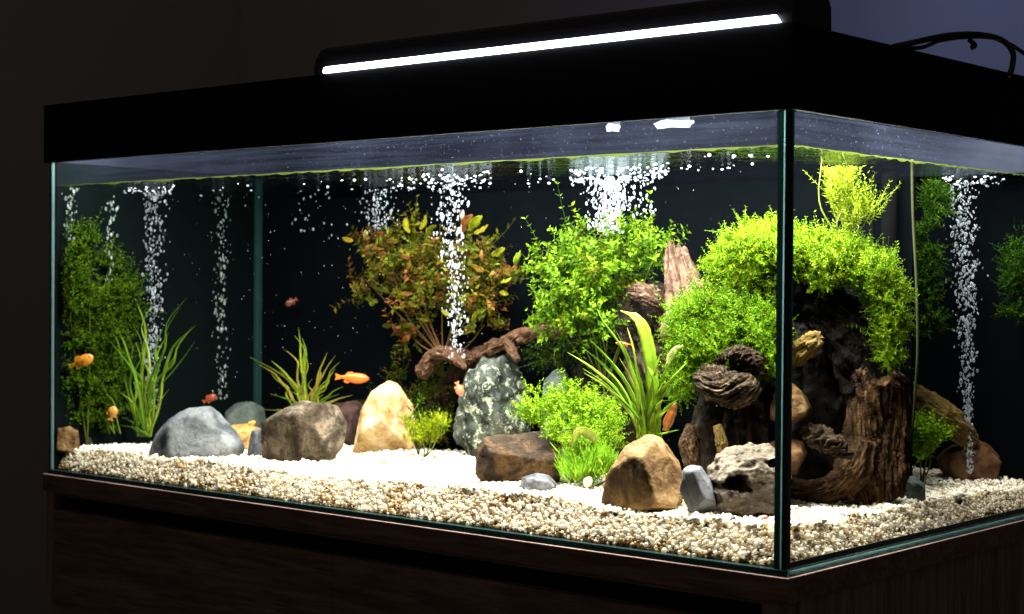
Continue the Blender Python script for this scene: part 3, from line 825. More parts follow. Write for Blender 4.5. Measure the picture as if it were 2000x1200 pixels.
rock('rock', 'dark smooth grey stone hidden among plants behind the front moss', [(1055, 790), (1062, 745), (1085, 722), (1110, 728), (1130, 790)], 0.30, 0.05, 'greygreen', nrand=2, p=12, noise=0.02, seed=33)
rock('rock', 'half buried grey green stone right of the driftwood stump', [(1752, 962), (1760, 935), (1785, 930), (1805, 945), (1808, 962)], 0.345, 0.030, 'greygreen', nrand=4, seed=34)

# ------------------------------------------------------------------ driftwood
WOOD = {
 'dark': woodmat('dark_driftwood', [(0.016, 0.008, 0.004), (0.085, 0.042, 0.018), (0.26, 0.145, 0.06)]),
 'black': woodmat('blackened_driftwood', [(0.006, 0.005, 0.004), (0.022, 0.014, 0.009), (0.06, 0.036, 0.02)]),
 'shade_black': woodmat('shade_black_wood', [(0.0012, 0.001, 0.0008), (0.004, 0.003, 0.002), (0.012, 0.008, 0.005)]),  # near black, shade of the stump's hollow put into the colour
 'pale': woodmat('pale_split_driftwood', [(0.03, 0.014, 0.009), (0.11, 0.06, 0.04), (0.24, 0.15, 0.10)]),
 'red': woodmat('reddish_driftwood', [(0.04, 0.018, 0.01), (0.14, 0.07, 0.04), (0.30, 0.17, 0.10)]),
 'yellow': woodmat('yellowed_driftwood', [(0.09, 0.05, 0.012), (0.24, 0.15, 0.035), (0.36, 0.26, 0.08)]),
 'knot': woodmat('gnarled_root_wood', [(0.012, 0.008, 0.005), (0.06, 0.038, 0.022), (0.26, 0.18, 0.10)]),
}
def wood(name, pts, mat, parent=None, org=None, ns=150, na=84, groove=0.22, gk=2.6, stretch=1.5, twist=0.5, jag=0.25, flat=1.0, seed=1, lump=0.10, ends=(0.35, 0.35)):
    """pts: (px, py, Y, radius in px)."""
    C = np.array([at(a, b, c) for a, b, c, _ in pts]); rad = np.array([p[3] for p in pts])/np.array([scl(c) for c in C])
    S = catmull(np.column_stack([C, rad]), ns); P = S[:, :3]; rad = S[:, 3]
    ln = np.concatenate([[0], np.cumsum(np.linalg.norm(np.diff(P, axis=0), axis=1))]); tot = ln[-1]
    Tn = np.gradient(P, axis=0); Tn /= np.linalg.norm(Tn, axis=1)[:, None]
    th = np.linspace(0, 2*np.pi, na, endpoint=False)
    rm = rad.mean()
    V = np.empty((ns, na, 3)); U = np.empty((ns, na, 3))
    N = np.cross(Tn[0], WH); N /= np.linalg.norm(N)
    for i in range(ns):
        N = N - Tn[i]*(N @ Tn[i]); N /= np.linalg.norm(N); B = np.cross(Tn[i], N)
        tw = th + twist*ln[i]/rm*0.2
        q = np.stack([np.cos(tw)*gk, np.sin(tw)*gk, np.full(na, ln[i]/rm/stretch)], -1)
        g = ridged(q, seed, 4)-0.7
        lp = fbm(np.stack([np.cos(th)*0.8, np.sin(th)*0.8, np.full(na, ln[i]/rm*0.6)], -1), seed+5, 3)
        u = ln[i]/tot
        e = 1.0
        if u < 0.03: e = 1-(1-u/0.03)**2*(1-ends[0])
        if u > 0.97: e = 1-(1-(1-u)/0.03)**2*(1-ends[1])
        rr = rad[i]*e*(1+groove*g+lump*lp)
        V[i] = P[i] + rr[:, None]*(np.cos(th)[:, None]*N + np.sin(th)[:, None]*B*flat)
        jg = jag*rm*(fbm(np.stack([np.cos(th)*3, np.sin(th)*3, np.full(na, 7.7)], -1), seed+9, 3))
        k_ = (max(0, u-0.88)/0.12)**1.5 - (max(0, 0.12-u)/0.12)**1.5
        V[i] += Tn[i]*(jg*abs(k_))[:, None]
        U[i] = np.stack([np.cos(tw)*1.5, np.sin(tw)*1.5, np.full(na, ln[i]/rm*0.32)], -1)
    V = V.reshape(-1, 3); U = U.reshape(-1, 3)
    i0 = np.arange(ns-1)[:, None]*na; j = np.arange(na)[None]
    F = np.stack([i0+j, i0+(j+1) % na, i0+na+(j+1) % na, i0+na+j], -1).reshape(-1, 4)
    # end caps: fan with a sunken middle
    n0 = len(V)
    V = np.vstack([V, P[0]+Tn[0]*rad[0]*0.15, P[-1]-Tn[-1]*rad[-1]*0.15]); U = np.vstack([U, [[0, 0, 0], [0, 0, tot/rm*0.32]]])
    jj = np.arange(na)
    c0 = np.stack([np.full(na, n0), (jj+1) % na, jj, jj], -1)[:, :3]
    c1_ = np.stack([np.full(na, n0+1), (ns-1)*na+jj, (ns-1)*na+(jj+1) % na], -1)
    tri = np.vstack([np.stack([F[:, 0], F[:, 1], F[:, 2]], -1), np.stack([F[:, 0], F[:, 2], F[:, 3]], -1), c0, c1_])
    loc = tuple(org) if org is not None else tuple(P[0])
    o = objnp(name, V-np.array(loc), tri, WOOD[mat], parent, loc=(0, 0, 0) if parent else loc)
    a = o.data.attributes.new('UVW', 'FLOAT_VECTOR', 'POINT'); a.data.foreach_set('vector', U.astype(np.float32).ravel())
    return o

# right hand stump with its arch
so = at(1690, 965, 0.285); so[2] = 0.04
st = empty('driftwood_stump', so, 'big hollow driftwood stump arching up to the moss right of the glass corner', 'driftwood')
wood('trunk', [(1686, 985, 0.275, 48), (1686, 925, 0.275, 42), (1690, 860, 0.28, 38), (1702, 800, 0.285, 37), (1714, 760, 0.285, 41), (1718, 732, 0.285, 45)], 'dark', st, so, ns=200, na=120, seed=3, groove=0.26, gk=3.2, stretch=2.6, twist=1.6, jag=0.6, lump=0.34, ends=(0.35, 0.7))
wood('hollow_shade_slab', [(1560, 960, 0.335, 75), (1590, 860, 0.335, 85), (1600, 760, 0.335, 80), (1600, 660, 0.33, 70), (1600, 600, 0.325, 50)], 'shade_black', st, so, ns=80, na=60, seed=5, groove=0.2, lump=0.1)  # slab added to make the hollow read as deep shade
wood('side_slab', [(1728, 968, 0.29, 34), (1742, 880, 0.29, 28), (1754, 800, 0.292, 22), (1752, 748, 0.292, 17)], 'dark', st, so, seed=8, groove=0.34, gk=3.0, stretch=3.5, jag=0.9)
wood('root', [(1694, 860, 0.262, 22), (1674, 915, 0.252, 28), (1632, 952, 0.245, 25), (1580, 962, 0.24, 20), (1535, 955, 0.24, 22)], 'dark', st, so, seed=12, groove=0.28, gk=2.6, stretch=3.0, lump=0.2)
wood('arch', [(1702, 760, 0.29, 42), (1672, 690, 0.285, 42), (1640, 630, 0.275, 46), (1590, 585, 0.26, 48), (1530, 570, 0.24, 48), (1470, 600, 0.22, 44)], 'shade_black', st, so, seed=15, groove=0.25, lump=0.22)
wood('burl', [(1570, 840, 0.21, 10), (1590, 850, 0.205, 19), (1620, 864, 0.205, 20), (1648, 882, 0.215, 13), (1664, 892, 0.225, 5)], 'knot', st, so, ns=110, na=80, seed=18, groove=0.42, gk=1.8, stretch=0.5, twist=2.5)
sn = at(1560, 690, 0.21)
ss = wood('snag', [(1535, 712, 0.21, 17), (1560, 692, 0.205, 20), (1585, 670, 0.2, 19), (1600, 660, 0.2, 15)], 'yellow', st, so, ns=70, na=60, seed=20, groove=0.25, ends=(0.5, 0.8))

lo_ = at(1440, 880, 0.19); lo_[2] = 0.04
lg = empty('driftwood_root', lo_, 'gnarled black driftwood root under the moss left of the glass corner', 'driftwood')
wood('trunk', [(1450, 985, 0.20, 78), (1445, 900, 0.20, 76), (1445, 820, 0.205, 70), (1450, 760, 0.21, 62), (1470, 690, 0.215, 58), (1490, 620, 0.22, 52)], 'black', lg, lo_, seed=23, groove=0.28, gk=3, stretch=2.6, lump=0.2)
wood('knot', [(1366, 738, 0.165, 14), (1385, 745, 0.155, 30), (1420, 765, 0.15, 34), (1455, 755, 0.155, 28), (1472, 738, 0.165, 12)], 'knot', lg, lo_, ns=130, na=110, seed=25, groove=0.22, gk=5.0, stretch=1.6, twist=1.0, lump=0.30)
wood('twisted_root', [(1390, 715, 0.165, 6), (1412, 700, 0.158, 12), (1445, 690, 0.155, 14), (1475, 702, 0.158, 13), (1492, 735, 0.165, 8)], 'knot', lg, lo_, ns=120, na=60, seed=28, groove=0.4, gk=1.6, stretch=0.8, twist=3)
wood('splinter', [(1402, 830, 0.14, 8), (1408, 860, 0.137, 11), (1414, 895, 0.135, 9)], 'yellow', lg, lo_, ns=50, na=30, seed=29)
wood('splinter', [(1352, 830, 0.16, 10), (1345, 870, 0.155, 17), (1352, 910, 0.15, 14)], 'dark', lg, lo_, ns=60, na=40, seed=30)

wood_ = wood('driftwood_stake', [(1352, 650, 0.245, 50), (1345, 600, 0.25, 42), (1334, 550, 0.252, 32), (1324, 512, 0.255, 24), (1320, 486, 0.255, 19)], 'pale', seed=33, ends=(0.5, 0.85), groove=0.34, gk=3.4, stretch=4.0, jag=0.9, twist=0.15, flat=0.6, lump=0.12)
tag(wood_, 'pale brown split driftwood stake pointing up between bush and moss', 'driftwood')
wood_ = wood('driftwood_chip', [(1400, 590, 0.245, 12), (1378, 565, 0.245, 15), (1368, 550, 0.245, 8)], 'red', seed=35, ns=60, na=50, groove=0.3)
tag(wood_, 'short purplish wood chip at the right foot of the stake', 'driftwood')
wood_ = wood('driftwood_chunk', [(1232, 570, 0.26, 9), (1258, 572, 0.255, 20), (1280, 585, 0.255, 18), (1300, 600, 0.26, 8)], 'pale', seed=36, ns=80, na=60, groove=0.3)
tag(wood_, 'small tan wood chunk jutting out left of the stake', 'driftwood')
bo = at(940, 700, 0.33)
br = empty('driftwood_branch', bo, 'reddish twisted driftwood branch running below the red bush', 'driftwood')
wood('limb', [(822, 738, 0.30, 12), (838, 705, 0.30, 17), (870, 688, 0.31, 11), (920, 697, 0.32, 12), (965, 680, 0.32, 14), (1010, 660, 0.32, 12), (1060, 648, 0.31, 13), (1110, 655, 0.31, 9)], 'red', br, bo, ns=190, na=60, seed=40, groove=0.34, gk=2.0, stretch=2.0, twist=1.2, lump=0.3)
wood('fork', [(845, 690, 0.295, 10), (870, 690, 0.29, 12), (895, 705, 0.285, 9), (910, 720, 0.28, 4)], 'red', br, bo, ns=60, na=40, seed=42, groove=0.3)
wood('fork', [(990, 665, 0.315, 10), (1000, 685, 0.31, 9), (1012, 705, 0.305, 6)], 'red', br, bo, ns=50, na=36, seed=43, groove=0.3)
wood('fork', [(955, 690, 0.35, 22), (900, 730, 0.36, 26), (860, 790, 0.36, 24), (850, 850, 0.36, 24)], 'black', br, bo, ns=80, na=44, seed=44, groove=0.3)
wood_ = wood('driftwood_bough', [(1770, 760, 0.53, 18), (1800, 778, 0.54, 22), (1835, 805, 0.55, 24), (1875, 840, 0.57, 22), (1900, 870, 0.59, 16)], 'yellow', seed=46, groove=0.15, lump=0.2)
tag(wood_, 'dim yellow bough sloping down behind the air line', 'driftwood')
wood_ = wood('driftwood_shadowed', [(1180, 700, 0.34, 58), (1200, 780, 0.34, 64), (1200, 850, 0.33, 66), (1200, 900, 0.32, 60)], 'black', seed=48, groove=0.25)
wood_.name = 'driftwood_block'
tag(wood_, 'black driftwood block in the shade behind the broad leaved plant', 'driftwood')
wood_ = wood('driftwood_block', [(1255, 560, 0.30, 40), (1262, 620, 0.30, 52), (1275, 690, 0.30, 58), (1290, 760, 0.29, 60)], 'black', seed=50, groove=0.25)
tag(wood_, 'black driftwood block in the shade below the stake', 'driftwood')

# ------------------------------------------------------------------ plants
LM = {'leaf': leafmat('water_plant_leaf', 0.30, tint=(0.74, 0.68, 0.32)), 'moss': leafmat('moss_leaf', 0.30, 0.6, tint=(0.47, 0.50, 0.14)), 'blade': leafmat('grass_blade', 0.4, 0.4, spec=0.2), 'stemm': leafmat('plant_stem', 0.1, 0.5)}
def leaves(P, Dn, Nn, ln, wd, C):
    """small folded leaves: five vertices, four triangles each, a little thick along the rib."""
    Sd = np.cross(Nn, Dn); Sd /= np.linalg.norm(Sd, axis=1)[:, None]+1e-9
    Nn = np.cross(Dn, Sd)
    T_ = np.array([[0, 0, 0], [0.38, -0.5, 0.16], [1.0, 0, -0.12], [0.38, 0.5, 0.16], [0.5, 0, 0.0]])
    V = P[:, None] + Dn[:, None]*T_[None, :, :1]*ln[:, None, None] + Sd[:, None]*T_[None, :, 1:2]*wd[:, None, None] + Nn[:, None]*T_[None, :, 2:]*wd[:, None, None]
    F = np.array([[0, 1, 4], [1, 2, 4], [2, 3, 4], [3, 0, 4]])
    n = len(P)
    return V.reshape(-1, 3), (F[None]+(np.arange(n)*5)[:, None, None]).reshape(-1, 3), np.repeat(C, 5, axis=0)

def inside(P, m_=0.002):
    return (P[:, 0] > -L+0.007+m_) & (P[:, 0] < -T-m_) & (P[:, 1] > T+m_) & (P[:, 1] < D-T-m_) & (P[:, 2] < ZW-0.001)

def unit(a): return a/(np.linalg.norm(a, axis=-1, keepdims=True)+1e-9)

def fronds(lobes, F_, Lf, K, ll, wd, pal, up=0.35, out=0.8, rough=0.35, r_in=0.45, seed=1, per=2, droop=0.1, tip=0.5, spread=0.9, tipcol=None, clipback=None):
    """lobes (px,py,Y,rx px,ry px,depth m). Leafy shoots grow out of each lobe; returns leaf arrays and shoot arrays."""
    r = np.random.default_rng(seed)
    wts = np.array([l[3]*l[4] for l in lobes], float); wts /= wts.sum()
    cnt = np.maximum(3, (wts*F_).astype(int))
    VV, FF, CC, off = [], [], [], 0
    for lb, n in zip(lobes, cnt):
        c = at(lb[0], lb[1], lb[2]); s = scl(c)
        rad = np.array([lb[3]/s, lb[5], lb[4]/s])
        d = unit(r.normal(size=(n, 3)))
        q = r.uniform(r_in, 0.92, n)[:, None]
        loc = d*q*rad
        # lumpy outline
        loc *= (1+0.50*vnoise(d*2.8, seed+int(lb[0])))[:, None]
        loc = loc[vnoise(loc*75+lb[0], seed+60) > -0.22] if len(loc) > 60 else loc
        n = len(loc); d = d[:n]; d = unit(loc/rad)
        wdir = lambda a: a[:, :1]*UH + a[:, 1:2]*WH + a[:, 2:]*ZH
        base = c + wdir(loc)
        dr = unit(out*unit(wdir(d*rad)) + up*ZH + rough*r.normal(size=(n, 3)))
        lf = Lf*r.uniform(0.55, 1.25, n)*np.where(r.random(n) < 0.10, r.uniform(1.4, 2.1, n), 1)
        side = unit(np.cross(dr, unit(r.normal(size=(n, 3)))))
        bend = unit(r.normal(size=(n, 3)))*0.35 + np.array([0, 0, 0.25-droop])
        bc = pal[r.choice(len(pal), n, p=[x[1] for x in pal])] if False else np.array([x[0] for x in pal])[r.choice(len(pal), n, p=np.array([x[1] for x in pal])/sum(x[1] for x in pal))]
        for k_ in range(K):
            t = (k_+0.6)/K
            p = base + dr*(lf*t)[:, None] + bend*(lf*t*t*0.5)[:, None]
            dd = unit(dr + bend*t)
            ang = r.uniform(0, 2*np.pi, n)
            o2 = np.cross(dd, side)
            for j in range(per):
                a = ang + 2*np.pi*j/per
                sd = side*np.cos(a)[:, None] + o2*np.sin(a)[:, None]
                dl = unit(dd*(1-spread*0.55) + sd*spread + 0.18*r.normal(size=(n, 3)))
                l_ = ll*r.uniform(0.6, 1.25, n)*(1-(1-tip)*t)
                cc = bc*r.uniform(0.72, 1.25, (n, 1))
                if tipcol is not None: cc = cc*(1-t*0.75) + np.array(tipcol)*r.uniform(0.75, 1.15, (n, 1))*t*0.75
                ok = inside(p) & inside(p+dl*l_[:, None]) & (p[:, 2] > gz(p[:, 0], p[:, 1])-0.003)
                if clipback is not None: ok &= p[:, 1] < clipback
                nn = unit(dd + 0.35*r.normal(size=(n, 3)))
                v_, f_, c_ = leaves(p[ok], dl[ok], nn[ok], l_[ok], (l_*wd)[ok], cc[ok])
                VV.append(v_); FF.append(f_+off); CC.append(c_); off += len(v_)
        # shoots as thin three sided tubes, four rings
        if Lf > 0.012:
            R_ = 4; rings = []
            o1 = side; o2 = np.cross(unit(dr), side); sr = max(0.0004, ll*0.055)
            for k_ in range(R_):
                t = k_/(R_-1)*0.95
                p = base + dr*(lf*t)[:, None] + bend*(lf*t*t*0.5)[:, None]
                rings.append(np.stack([p + sr*(1-0.5*t)*(o1*math.cos(a)+o2*math.sin(a)) for a in (0, 2.1, 4.2)], 1))
            Vr = np.stack(rings, 1)    # n, R, 3, 3
            ok = inside(Vr[:, -1, 0]) & inside(Vr[:, 0, 0])
            Vr = Vr[ok]; nn_ = len(Vr)
            if nn_:
                Fb = []
                for k_ in range(R_-1):
                    for j in range(3):
                        a_, b_, c2_, d2_ = k_*3+j, k_*3+(j+1) % 3, (k_+1)*3+(j+1) % 3, (k_+1)*3+j
                        Fb += [[a_, b_, c2_], [a_, c2_, d2_]]
                Fb = np.array(Fb)
                VV.append(Vr.reshape(-1, 3)); FF.append((Fb[None]+(np.arange(nn_)*R_*3)[:, None, None]).reshape(-1, 3)+off)
                CC.append(np.repeat(bc[ok]*0.6, R_*3, axis=0)); off += nn_*R_*3
    return np.concatenate(VV), np.concatenate(FF), np.concatenate(CC)

def plant(name, label, base, lobes, cat='plant', stems=6, mat='leaf', stemcol=(0.10, 0.12, 0.02), sw=0.0012, part='foliage', **kw):
    """base: (px, py, Y) of the root."""
    b = at(*base); g = float(gz(b[0], b[1])); b[2] = min(b[2], g) if b[2] < g+0.03 else b[2]
    e = empty(name, b, label, cat)
    V, F, C = fronds(lobes, **kw)
    objnp(part, V-b, F, LM[mat], e, smooth=False, color=C)
    r = np.random.default_rng(kw.get('seed', 1)+100)
    for i in range(stems):
        lb = lobes[i % len(lobes)]
        tp = at(lb[0]+r.uniform(-.5, .5)*lb[3], lb[1]+r.uniform(-.4, .5)*lb[4], lb[2])
        mid = (b+tp)/2 + r.normal(size=3)*0.008
        P = catmull([b, mid, tp], 10)
        o = tube('stem', P-b, np.linspace(sw, sw*0.5, 10), LM['stemm'], e, seg=5)
        a = o.data.color_attributes.new('Col', 'FLOAT_COLOR', 'POINT')
        a.data.foreach_set('color', np.tile([*stemcol, 1.0], len(o.data.vertices)))
    return e, b

# palettes
YG = [((0.30, 0.52, 0.02), 4), ((0.20, 0.44, 0.02), 4), ((0.44, 0.60, 0.04), 2), ((0.10, 0.28, 0.02), 2)]
MOSS = [((0.32, 0.54, 0.02), 4), ((0.22, 0.46, 0.02), 3), ((0.50, 0.64, 0.06), 2), ((0.12, 0.30, 0.01), 2)]
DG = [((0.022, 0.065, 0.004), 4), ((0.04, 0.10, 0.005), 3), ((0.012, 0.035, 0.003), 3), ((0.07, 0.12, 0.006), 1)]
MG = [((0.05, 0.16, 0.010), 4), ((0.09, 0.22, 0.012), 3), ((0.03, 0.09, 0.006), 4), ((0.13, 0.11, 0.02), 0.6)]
RED = [((0.13, 0.095, 0.016), 4), ((0.085, 0.115, 0.010), 6), ((0.16, 0.060, 0.024), 2), ((0.05, 0.065, 0.008), 5), ((0.24, 0.12, 0.06), 1), ((0.19, 0.21, 0.02), 2)]

# big moss over the arch (right) and the mound left of the corner
plant('moss_bush', 'big bright yellow green moss mound over the driftwood arch at the corner', (1560, 600, 0.25),
      [(1455, 500, 0.21, 62, 62, 0.05), (1420, 520, 0.21, 40, 48, 0.04), (1510, 490, 0.22, 60, 55, 0.05), (1570, 495, 0.24, 62, 46, 0.05), (1630, 500, 0.255, 62, 48, 0.05), (1690, 525, 0.265, 55, 50, 0.045), (1730, 575, 0.27, 38, 55, 0.04), (1742, 640, 0.27, 30, 50, 0.035), (1738, 690, 0.27, 20, 30, 0.025), (1605, 540, 0.24, 50, 30, 0.04), (1500, 560, 0.22, 40, 30, 0.04)],
      cat='moss', stems=6, mat='moss', F_=8200, Lf=0.015, K=7, ll=0.0044, wd=0.40, pal=MOSS, up=0.35, seed=4, tip=0.6, rough=0.5, tipcol=(0.36, 0.58, 0.05))
plant('moss_bush', 'bright green moss mound below the stake, spilling left of the glass corner', (1440, 720, 0.19),
      [(1340, 630, 0.19, 38, 45, 0.035), (1390, 610, 0.20, 52, 45, 0.04), (1440, 630, 0.19, 52, 52, 0.04), (1490, 650, 0.19, 40, 50, 0.04), (1350, 690, 0.18, 42, 48, 0.035), (1330, 745, 0.17, 30, 38, 0.03), (1400, 670, 0.175, 52, 35, 0.035), (1500, 700, 0.19, 25, 40, 0.03)],
      cat='moss', stems=5, mat='moss', F_=5200, Lf=0.016, K=8, ll=0.0044, wd=0.38, pal=[((0.22, 0.46, 0.02), 4), ((0.13, 0.34, 0.015), 3), ((0.38, 0.56, 0.04), 2)], up=0.1, seed=6, tip=0.6, rough=0.5, tipcol=(0.30, 0.54, 0.04))
# tall stem reaching the water surface
e, b = plant('stem_plant', 'tall thin yellow green plant rising from the moss to the water surface', (1650, 480, 0.255),
      [(1655, 430, 0.255, 38, 35, 0.02), (1640, 385, 0.255, 30, 32, 0.02), (1640, 345, 0.255, 26, 28, 0.018), (1610, 312, 0.255, 28, 14, 0.02), (1640, 300, 0.255, 55, 8, 0.03), (1690, 420, 0.255, 22, 26, 0.014)],
      stems=9, F_=210, Lf=0.032, K=9, ll=0.0080, wd=0.22, pal=[((0.30, 0.46, 0.03), 4), ((0.20, 0.34, 0.02), 3), ((0.44, 0.52, 0.10), 1)], up=0.9, out=0.35, seed=8, spread=0.7, rough=0.35)
# mid green bush
plant('leafy_bush', 'round leaved mid green bush left of the pale stake', (1180, 760, 0.30),
      [(1090, 520, 0.27, 58, 40, 0.04), (1150, 480, 0.275, 55, 38, 0.045), (1220, 480, 0.28, 60, 38, 0.045), (1268, 495, 0.28, 34, 35, 0.035), (1120, 560, 0.27, 72, 48, 0.045), (1190, 545, 0.27, 62, 45, 0.045), (1120, 630, 0.28, 62, 40, 0.04), (1180, 620, 0.27, 50, 45, 0.04), (1085, 600, 0.27, 40, 40, 0.04)],
      cat='bush', stems=9, F_=900, Lf=0.030, K=6, ll=0.0085, wd=0.52, pal=MG, up=0.6, seed=11, tip=0.75, rough=0.55, tipcol=(0.22, 0.44, 0.025), clipback=PY-0.004)
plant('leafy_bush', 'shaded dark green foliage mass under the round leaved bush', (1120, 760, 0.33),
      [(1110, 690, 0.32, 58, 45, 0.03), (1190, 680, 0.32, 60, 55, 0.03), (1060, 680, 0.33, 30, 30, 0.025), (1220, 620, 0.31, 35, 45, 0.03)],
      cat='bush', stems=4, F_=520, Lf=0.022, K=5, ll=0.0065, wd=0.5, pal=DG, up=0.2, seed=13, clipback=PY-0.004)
# red green bush
RB = [(745, 500, 0.32, 42, 32, 0.035), (800, 470, 0.32, 45, 35, 0.035), (790, 530, 0.31, 72, 42, 0.04), (860, 520, 0.31, 62, 45, 0.04), (920, 500, 0.31, 48, 35, 0.035), (735, 560, 0.32, 42, 32, 0.03), (830, 590, 0.31, 75, 38, 0.04), (910, 575, 0.31, 62, 38, 0.04), (955, 560, 0.31, 40, 48, 0.03), (800, 650, 0.33, 35, 35, 0.03), (940, 625, 0.32, 40, 26, 0.03), (740, 475, 0.32, 28, 16, 0.02), (990, 530, 0.31, 22, 18, 0.02)]
red, rb = plant('red_bush', 'reddish and olive leaved bush growing over the driftwood branch', (865, 700, 0.32), RB,
      cat='bush', stems=16, stemcol=(0.10, 0.05, 0.018), sw=0.0013, F_=430, Lf=0.030, K=5, ll=0.0105, wd=0.48, pal=RED, up=0.55, seed=15, tip=0.8, rough=0.5, clipback=PY-0.004)
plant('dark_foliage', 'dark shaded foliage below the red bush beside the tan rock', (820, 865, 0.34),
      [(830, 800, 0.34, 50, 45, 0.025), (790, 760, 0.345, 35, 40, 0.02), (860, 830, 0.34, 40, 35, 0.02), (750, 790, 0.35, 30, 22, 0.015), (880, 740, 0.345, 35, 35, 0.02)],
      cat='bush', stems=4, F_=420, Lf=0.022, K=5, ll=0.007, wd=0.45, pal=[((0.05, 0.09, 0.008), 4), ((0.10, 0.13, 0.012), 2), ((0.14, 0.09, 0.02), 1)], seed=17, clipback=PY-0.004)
# front moss
plant('front_moss', 'bright green leafy moss patch above the long layered rock', (1120, 900, 0.15),
      [(1060, 800, 0.17, 52, 30, 0.035), (1110, 785, 0.18, 50, 35, 0.035), (1160, 810, 0.17, 50, 35, 0.035), (1110, 840, 0.15, 48, 30, 0.035), (1180, 850, 0.15, 40, 35, 0.03), (1150, 870, 0.13, 42, 30, 0.03)],
      cat='moss', stems=5, F_=1600, Lf=0.016, K=6, ll=0.0056, wd=0.5, pal=[((0.18, 0.42, 0.02), 4), ((0.11, 0.30, 0.015), 3), ((0.32, 0.54, 0.03), 2)], up=0.5, seed=19, rough=0.5, tipcol=(0.32, 0.58, 0.03))
plant('grass_tuft', 'fine bright green grass tuft between layered rock and pyramid rock', (1150, 955, 0.10),
      [(1135, 935, 0.105, 38, 22, 0.02), (1170, 920, 0.11, 35, 30, 0.02), (1110, 910, 0.125, 22, 22, 0.02)],
      cat='grass', stems=2, mat='blade', F_=700, Lf=0.008, K=2, ll=0.016, wd=0.09, pal=[((0.22, 0.44, 0.02), 3), ((0.34, 0.56, 0.03), 2), ((0.12, 0.30, 0.01), 2)], up=1.6, out=0.4, seed=21, spread=0.28, tip=0.9)
# small yellow clump
plant('small_clump', 'small yellow green clump right of the tan pointed rock', (830, 888, 0.24),
      [(825, 855, 0.24, 32, 24, 0.02), (850, 835, 0.24, 26, 18, 0.018), (810, 840, 0.24, 22, 20, 0.016)],
      cat='plant', stems=3, F_=300, Lf=0.013, K=3, ll=0.0095, wd=0.24, pal=[((0.34, 0.48, 0.02), 4), ((0.22, 0.38, 0.02), 2), ((0.48, 0.54, 0.06), 1)], up=1.2, out=0.5, seed=23, spread=0.5)
plant('small_sprig', 'thin sprig with round leaves above the small yellow green clump', (818, 850, 0.25),
      [(815, 785, 0.25, 9, 8, 0.006), (814, 805, 0.25, 9, 12, 0.006), (820, 825, 0.25, 10, 14, 0.006)],
      stems=3, F_=16, Lf=0.010, K=3, ll=0.008, wd=0.5, pal=MG, up=0.9, seed=24)
# rear right plants
plant('rear_plant', 'small bright green plant on the gravel right of the driftwood stump', (1800, 908, 0.50),
      [(1790, 860, 0.50, 20, 36, 0.012), (1825, 855, 0.50, 26, 22, 0.012), (1800, 890, 0.50, 26, 16, 0.012)],
      stems=6, F_=110, Lf=0.022, K=6, ll=0.0095, wd=0.42, pal=[((0.22, 0.52, 0.03), 4), ((0.34, 0.62, 0.04), 2)], up=1.0, out=0.4, seed=26, spread=0.8)
plant('reflected_moss', 'dim green moss standing in for reflected moss behind the air line', (1805, 640, 0.50),  # reflected moss, added here as real plants
      [(1808, 560, 0.50, 22, 60, 0.015), (1815, 480, 0.50, 18, 60, 0.012), (1810, 620, 0.50, 28, 35, 0.015), (1830, 380, 0.52, 25, 40, 0.012)],
      cat='moss', stems=3, mat='moss', F_=900, Lf=0.018, K=6, ll=0.0055, wd=0.42, pal=[(tuple(2.0*q for q in c), w_) for c, w_ in DG], seed=28)
plant('reflected_moss', 'dim green moss standing in for reflected moss at the right edge of the picture', (2000, 620, 0.58),
      [(1992, 520, 0.58, 30, 60, 0.015), (1985, 590, 0.58, 22, 30, 0.012)],
      cat='moss', stems=2, mat='moss', F_=800, Lf=0.018, K=6, ll=0.0055, wd=0.42, pal=[(tuple(2.0*q for q in c), w_) for c, w_ in DG], seed=29)
# left dark bush
plant('dark_bush', 'dark green feathery bush against the left glass', (170, 850, 0.055),
      [(125, 480, 0.020, 24, 34, 0.02), (160, 475, 0.05, 26, 34, 0.016), (200, 520, 0.09, 40, 32, 0.02), (240, 570, 0.115, 30, 30, 0.018), (140, 520, 0.03, 36, 30, 0.018), (140, 580, 0.03, 45, 50, 0.02), (190, 590, 0.07, 50, 45, 0.022), (150, 660, 0.04, 50, 45, 0.02), (205, 650, 0.085, 35, 40, 0.02), (150, 740, 0.04, 42, 45, 0.02), (200, 740, 0.08, 38, 50, 0.02), (250, 610, 0.13, 26, 34, 0.016), (235, 690, 0.12, 26, 36, 0.016), (145, 800, 0.045, 36, 34, 0.018), (200, 800, 0.08, 34, 34, 0.018)],
      cat='bush', stems=3, mat='moss', F_=4400, Lf=0.022, K=6, ll=0.0062, wd=0.40, pal=[(tuple(1.9*q for q in c), w_) for c, w_ in DG], up=0.5, seed=31, rough=0.5, tipcol=(0.20, 0.34, 0.01))

